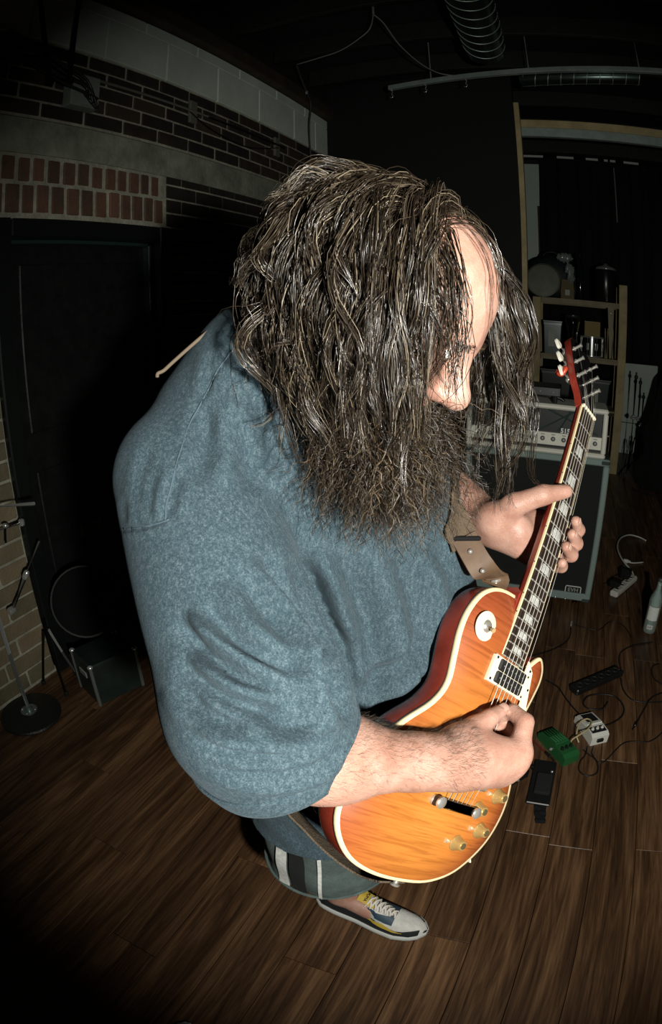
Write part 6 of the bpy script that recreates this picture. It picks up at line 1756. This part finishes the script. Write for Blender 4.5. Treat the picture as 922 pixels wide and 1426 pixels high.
# ---------------------------------------------------------------- left: microphone stand, tom, road case
def mic_stand(base, h, label, boom=None):
    b_ = np.array(base, float); t = thing('microphone_stand', label, 'stand', b_, 'stands by the brick wall')
    MB().lathe(b_, (0, 0, 1), [(.150, 0), (.152, .006), (.148, .014), (.10, .024), (.045, .030), (0, .030)], 40).build('round_base', plain('cast_black', (0.010, 0.012, 0.011), 0.45, bump=.3, bscale=120), t, auto=40)
    MB().lathe(b_ + (0, 0, .028), (0, 0, 1), [(.042, 0), (.042, .004), (.036, .006), (.034, .004), (.020, .004), (.018, .022), (.012, .026), (0, .026)], 28).build('base_boss', plain('boss_alloy', (0.30, 0.38, 0.35), 0.35, 0.8), t, auto=40)
    for k in range(4):
        a = k * 1.57 + .6; MB().lathe(b_ + (math.cos(a) * .033, math.sin(a) * .033, .032), (0, 0, 1), [(.005, 0), (.004, .004), (0, .005)], 8).build('bolt', M_CHR, t, smooth=True)
    MB().tube([b_ + (0, 0, .05), b_ + (0, 0, h * .62)], .0095, 12).build('lower_tube', M_CHR, t, smooth=True)
    MB().lathe(b_ + (0, 0, h * .60), (0, 0, 1), [(.013, 0), (.016, .01), (.016, .06), (.012, .07), (0, .07)], 14).build('clutch', M_CHR, t, auto=40)
    MB().tube([b_ + (0, 0, h * .60), b_ + (0, 0, h)], .0068, 10).build('upper_tube', M_CHR, t, smooth=True)
    if boom is not None:
        p, q = [np.array(x_, float) for x_ in boom]
        MB().lathe(b_ + (0, 0, h - .01), (0, 0, 1), [(.010, 0), (.018, .008), (.018, .03), (.008, .036), (0, .036)], 14).build('boom_clamp', M_CHR, t, auto=40)
        MB().tube([p, q], .0068, 10).build('boom_arm', M_CHR, t, smooth=True)
        d_ = unit(q - p); MB().lathe(p, -d_, [(.014, -.03), (.016, -.02), (.016, .03), (.010, .036), (0, .036)], 14).build('counterweight', M_BLKP, t, auto=40)
    return t
mic_stand((-1.945, 1.03, 0), 0.98, 'chrome microphone stand on a round black base by the brick wall', (np.array([-2.02, 1.00, 0.97]), np.array([-1.62, 1.12, 1.0])))
# second stand: tripod with a raised chrome arm
s2 = thing('boom_stand', 'tripod stand with raised chrome arm in front of the olive bricks', 'stand', (-1.90, 1.20, 0), 'stands by the brick wall')
b_ = np.array([-1.99, 1.285, 0.0])
MB().tube([b_ + (0, 0, .12), b_ + (0, 0, .62)], .011, 12).build('pole', M_STAND, s2, smooth=True)
el_ = onx(17, 850, -1.97); e2_ = onx(55, 754, -1.86)
MB().tube([b_ + (0, 0, .62), el_], .008, 10).build('elbow', M_STAND, s2, smooth=True)
MB().tube([el_, el_ + (e2_ - el_) * .5], .0085, 10).build('arm', M_CHR, s2, smooth=True); MB().tube([el_ + (e2_ - el_) * .5, e2_], .0055, 10).build('arm_tip', M_CHR, s2, smooth=True)
MB().lathe(el_ + (e2_ - el_) * .47, e2_ - el_, [(.011, 0), (.014, .01), (.014, .03), (.008, .04), (0, .04)], 12).build('clutch', M_CHR, s2, auto=40)
MB().lathe(el_ - (0.0, .02, 0), (0, 1, 0), [(.016, 0), (.018, .006), (.018, .03), (.010, .04), (0, .04)], 12).build('joint', M_CHR, s2, auto=40)
for k in range(3):
    a = k * 2.094 + math.pi / 2; e = np.array([math.cos(a), math.sin(a), 0])
    MB().tube([b_ + (0, 0, .30) + e * .014, b_ + (0, 0, .012) + e * .10], .007, 8).build('leg', M_STAND if k else M_CHR, s2, smooth=True)
    MB().lathe(b_ + e * .10, (0, 0, 1), [(.011, 0), (.011, .018), (.006, .022), (0, .022)], 8).build('rubber_foot', M_BLKP, s2)
# cymbal-style tilter high on the left
tl_ = thing('clip_arm', 'chrome clip arm reaching across in front of the door jamb', 'arm', (-1.945, 1.03, .85))
pB = onx(30, 727, -1.94); pA = np.array([-1.945, 1.03, pB[2] + .012])        # clamped to the microphone stand
MB().tube([pA, pB], .007, 10).build('arm', M_CHR, tl_, smooth=True)
MB().lathe(pA - (0, 0, .018), (0, 0, 1), [(.010, 0), (.017, .003), (.017, .033), (.010, .036), (0, .036)], 14).build('clamp', M_CHR, tl_, auto=40)
MB().lathe(pB - (.0, .0, .014), (0, 0, 1), [(.012, 0), (.014, .008), (.014, .022), (.008, .028), (0, .028)], 12).build('joint', M_CHR, tl_, auto=40)
pq = pA + (pB - pA) * .62
MB().lathe(pq, (0, .4, 1), [(.006, 0), (.016, .008), (.016, .014), (.006, .02), (0, .02)], 10).build('wing_nut', M_CHR, tl_, auto=40)
MB().tube([pq - (0, 0, .002), pq - (.005, .01, .06)], .005, 8).build('bracket', M_STAND, tl_, smooth=True)
# tom drum
tm = thing('tom_drum', 'black tom drum with chrome badge resting on the dark road case', 'drum', (-1.86, 1.44, 0.212))
ax_ = unit(np.array([0.62, -0.55, 0.42])); tc_ = np.array([-1.86, 1.46, 0.40])
MB().lathe(tc_ - ax_ * .10, ax_, [(.148, 0), (.148, .20), (0, .20)], 32).build('shell', plain('tom_black', (0.004, 0.005, 0.005), 0.6, spec=0.12), tm, auto=40)
for s_ in (-.112, .096): MB().lathe(tc_ + ax_ * s_, ax_, [(.156, 0), (.160, .005), (.156, .018), (.149, .018), (.149, 0)], 32, cap=False).build('hoop', plain('hoop_black', (0.008, 0.009, 0.009), 0.5, spec=0.2), tm, auto=40)
MB().lathe(tc_ + ax_ * .100, ax_, [(.147, 0), (.145, .004), (0, .005)], 32).build('skin', plain('skin_black', (0.003, 0.0035, 0.0035), 0.8, spec=0.1), tm, auto=40)
A_, B_, D_ = frame(ax_)
for k in range(8):
    a = k * .785 + .25; o_ = math.cos(a) * A_ + math.sin(a) * B_
    MB().box(tc_ + o_ * .155, (.016, .024, .06), np.stack([o_, np.cross(ax_, o_), ax_], 1), ch=.004).build('lug', M_CHR if k % 3 == 0 else M_STAND, tm)
# road case
rc_ = thing('road_case', 'dark green road case with alloy edging by the door', 'case', (-1.86, 1.33, 0))
ra = math.radians(-18); Rr = np.array([[math.cos(ra), -math.sin(ra), 0], [math.sin(ra), math.cos(ra), 0], [0, 0, 1]]); cc = np.array([-1.76, 1.41, 0.105])
MB().box(cc, (.20, .24, .21), Rr, ch=.006).build('case_body', plain('case_green', (0.012, 0.022, 0.019), 0.45, vary=.3), rc_)
for x_ in (-1, 1):
    for y_ in (-1, 1):
        MB().box(cc + Rr @ np.array([x_ * .098, y_ * .118, 0]), (.016, .016, .212), Rr, ch=.004).build('edge', plain('alloy_edge', (0.28, 0.34, 0.31), 0.35, 0.7), rc_)
        MB().lathe(cc + Rr @ np.array([x_ * .096, y_ * .116, .098]), (0, 0, 1), [(.014, 0), (.014, .008), (.006, .014), (0, .015)], 10).build('ball_corner', M_CHR, rc_, smooth=True)
MB().box(cc + Rr @ np.array([0, -.121, .03]), (.07, .006, .03), Rr, ch=.002).build('catch', M_CHR, rc_)
# the tip of another shoe just inside the frame
tp = onz(262, 1424)
ts = thing('shoe', 'pale blue rubber-toed shoe tip on the dark boards', 'shoe', (tp[0] + .01, tp[1] - .06, 0))
S0 = np.array([tp[0] + .01, tp[1] - .015, 0.0]); dv = unit(np.array([-.25, .95, 0])); sv = np.cross(UPZ, dv)
xs_ = np.array([-.27, -.25, -.2, -.12, -.06, -.02, 0.0, .012]); ww_ = [.012, .028, .036, .040, .044, .036, .022, .004]; hh_ = [.06, .085, .085, .075, .055, .046, .036, .022]
rows = [[S0 + dv * x_ + sv * math.copysign(abs(math.cos(a)) ** .7, math.cos(a)) * w_ + UPZ * (.018 + (h_ - .018) * max(0, math.sin(a))) for a in np.linspace(0, math.pi, 14)] for x_, w_, h_ in zip(xs_, ww_, hh_)]
mb = MB(); mb.strip(rows); mb.add(rows[0], [tuple(range(14))]); mb.build('upper', plain('pale_blue_canvas', (0.30, 0.37, 0.38), 0.7), ts, smooth=True)
rows = [[S0 + dv * x_ + sv * s_ * (w_ + .003) + UPZ * z_ for s_, z_ in ((-1, 0), (-1, .022), (1, .022), (1, 0))] for x_, w_ in zip(xs_, ww_)]
mb = MB(); mb.strip(rows, closed=True); mb.add(rows[0], [(0, 1, 2, 3)]); mb.add(rows[-1], [(3, 2, 1, 0)]); mb.build('sole', plain('rubber_white', (0.5, 0.52, 0.5), 0.6), ts)

# ================================================================== overhead
def spiral_duct(a, b, r, label, name='spiral_duct', pitch=0.11):
    a = np.array(a, float); b = np.array(b, float); L = np.linalg.norm(b - a); d = (b - a) / L
    t = thing(name, label, 'duct', (a + b) / 2, 'ceiling ducts')
    MB().lathe(a, d, [(r * .98, 0), (r, .002), (r, L - .002), (r * .98, L), (r * .9, L), (0, L - .01)], 36).build('duct_tube', plain('duct_steel', (0.10, 0.14, 0.125), 0.3, 0.9, vary=.25, vscale=6), t, auto=40)
    A_, B_, _ = frame(d)
    for i in range(int(L / pitch)):
        P = [a + d * (pitch * (i + .3 + k / 32)) + (r + .001) * (math.cos(k / 32 * 6.2832) * A_ + math.sin(k / 32 * 6.2832) * B_) for k in range(33)]
        MB().tube(P, .0032, 5).build('seam', M_GALV, t, smooth=True)
    return t
spiral_duct((-0.385, 2.2, 3.500), (-0.455, 3.62, 3.475), 0.136, 'wide spiral duct with rolled seams running along under the ceiling')
spiral_duct((-0.27, 4.035, 3.40), (0.60, 3.893, 3.42), 0.058, 'narrow spiral duct beside the strut rail', pitch=0.095)
rl = thing('strut_rail', 'long galvanised strut rail hung below the ceiling', 'rail', (-0.2, 3.95, 3.4))
rp = [onz(542, 125, 3.40), onz(720, 98, 3.42), onz(930, 105, 3.42)]
rp[2] = rp[0] + (rp[1] - rp[0]) * ((rp[2][0] - rp[0][0]) / (rp[1][0] - rp[0][0])); rp[2][1] = onz(930, 105, 3.42)[1]
d_ = unit(np.array([2.02, -.33, .02])); L_ = 2.15; o_ = onz(542, 126, 3.40)
Rr_ = np.stack([d_, unit(np.cross(UPZ, d_)), np.cross(d_, unit(np.cross(UPZ, d_)))], 1)
MB().box(o_ + d_ * L_ / 2 + UPZ * .02, (L_, .041, .041), Rr_, ch=.003).build('channel', M_GALV, rl)
for k in (.35, 1.1, 1.9): MB().tube([o_ + d_ * k + UPZ * .04, o_ + d_ * k + UPZ * .40], .005, 6).build('hanger_rod', M_GALV, rl)
for k in (0.02, .30, .62):
    hk = thing('hook', 'small chrome hook hanging under the strut rail', 'hook', o_ + d_ * k, 'hooks under the strut rail')
    q = o_ + d_ * k - UPZ * .002
    MB().tube(smoothpts([q, q - UPZ * .02 + d_ * .008, q - UPZ * .04, q - UPZ * .055 + d_ * .012, q - UPZ * .07, q - UPZ * .065 - d_ * .012], 3), .0035, 6).build('hook_wire', M_CHR, hk, smooth=True)
    MB().lathe(q + UPZ * .0, (0, 0, 1), [(.008, -.006), (.008, -.002), (0, 0)], 8).build('hook_eye', M_CHR, hk)
# cord slung from the beam and down the wall end
cd = thing('slung_cord', 'pale cord slung from a ceiling peg to the strut rail', 'cord', (-1.02, 3.2, 3.6))
MB().tube(smoothpts([onz(413, 90, 3.50), onz(440, 82, 3.48), onz(475, 70, 3.48), onz(505, 50, 3.52), onz(516, 38, 3.58), onz(520, 20, 3.62)], 5), .0050, 6).build('cord_run', plain('cord_grey', (0.22, 0.25, 0.22), 0.7), cd, smooth=True)
MB().tube(smoothpts([onz(520, 20, 3.62), onz(534, 32, 3.58), onz(556, 62, 3.50), onz(585, 88, 3.46), onz(612, 102, 3.45), onz(640, 106, 3.44)], 5), .0050, 6).build('cord_run', plain('cord_grey', (0.22, 0.25, 0.22), 0.7), cd, smooth=True)
MB().lathe(onz(520, 20, 3.60), (0, 0, 1), [(.008, 0), (.008, .19), (.016, .195), (0, .20)], 8).build('peg', M_CHR, cd)
c2_ = thing('hanging_cable', 'cable dropping from the ceiling past the painted blocks', 'cable', (-2.0, 4.1, 3.6))
zc = [onx(413, 90, -1.83), onx(420, 110, -1.90), onx(427, 128, -1.94), onx(433, 145, -2.000), onx(431, 170, -2.004), onx(431, 190, -2.03), onx(433, 225, -2.055), onx(434, 262, -2.06)]
MB().tube(smoothpts(zc, 5), .0065, 6).build('cable_run', plain('cable_grey', (0.06, 0.07, 0.06), 0.6), c2_, smooth=True)
MB().lathe(onx(427, 128, -1.94) - UPZ * .02, (0, 0, 1), [(.010, 0), (.012, .01), (.012, .03), (0, .04)], 8).build('cable_clip', M_CHR, c2_)
# conduit, junction box and hanging straps on the brick wall
cdt = thing('conduit', 'thin conduit clipped along the dark bricks', 'conduit', (-2.07, 2.7, 2.9))
MB().tube([(-2.072, 1.90, 2.905), (-2.072, 3.90, 2.93)], .0085, 8).build('tube', plain('conduit_grey', (0.16, 0.17, 0.13), 0.5), cdt, smooth=True)
for y_ in (2.75, 3.80): MB().box((-2.088, y_, 2.915), (.022, .07, .16), ch=.004).build('saddle', plain('conduit_grey', (0.16, 0.17, 0.13), 0.5), cdt)
cd2 = thing('loose_wire', 'thin wire sagging under the conduit on the dark bricks', 'wire', (-2.07, 3.0, 2.85))
MB().tube(smoothpts([(-2.07, 2.70, 2.90), (-2.07, 2.95, 2.825), (-2.07, 3.35, 2.80), (-2.07, 3.80, 2.905)], 6), .004, 6).build('wire_run', M_CABLE, cd2, smooth=True)
jb = thing('junction_box', 'pale junction box on the dark bricks with cables hanging over it', 'junction box', (-2.08, 1.82, 2.8))
MB().box((-2.065, 1.81, 2.80), (.07, .19, .19), ch=.006).build('box_body', plain('box_pale', (0.22, 0.26, 0.21), 0.6, vary=.2), jb)
MB().box((-2.028, 1.81, 2.80), (.006, .17, .17), ch=.002).build('box_cover', plain('box_pale2', (0.26, 0.30, 0.25), 0.55), jb)
cbm = thing('cable_bundle', 'bundle of black cables tangled across the junction box', 'cables', (-2.0, 1.7, 2.85))
for k in range(6):
    z_ = .02 * k; rgk = np.random.default_rng(k)
    L = [(-2.03, 1.28 - .02 * k, 3.04 - z_), (-2.02, 1.45, 2.98 - z_ + .02 * rgk.normal()), (-2.0, 1.62 + .02 * rgk.normal(), 2.90 - z_), (-1.98, 1.76, 2.82 - z_ * .6 + .02 * rgk.normal()), (-1.99, 1.84 + .03 * rgk.normal(), 2.72 + .02 * rgk.normal()), (-2.0, 1.80, 2.74)]
    MB().tube(smoothpts(L, 5), .007, 6).build('cable_strand', plain('cable_sheen', (0.02, 0.024, 0.021), 0.35), cbm, smooth=True)
for k, (u0, u1, lb) in enumerate(((55, 70, 'black webbing strap hanging beside the cable bundle'), (112, 97, 'black webbing strap crossing down to the junction box'))):
    hs_ = thing('hanging_strap', lb, 'strap', onx(u0, -10, -1.96))
    p_, q_ = onx(u0, -12, -1.945), onx(u1, 112, -1.955)
    ribbon([p_, (p_ + q_) / 2, q_], [np.array([0, 1.0, 0.1])] * 3, .030, .004).build('webbing', M_BLKP, hs_)
    MB().box(q_, (.012, .045, .035), ch=.003).build('strap_end', M_STAND, hs_)
    MB().tube([p_, np.array([p_[0], p_[1], 3.80])], .010, 6).build('strap_top', M_BLKP, hs_)
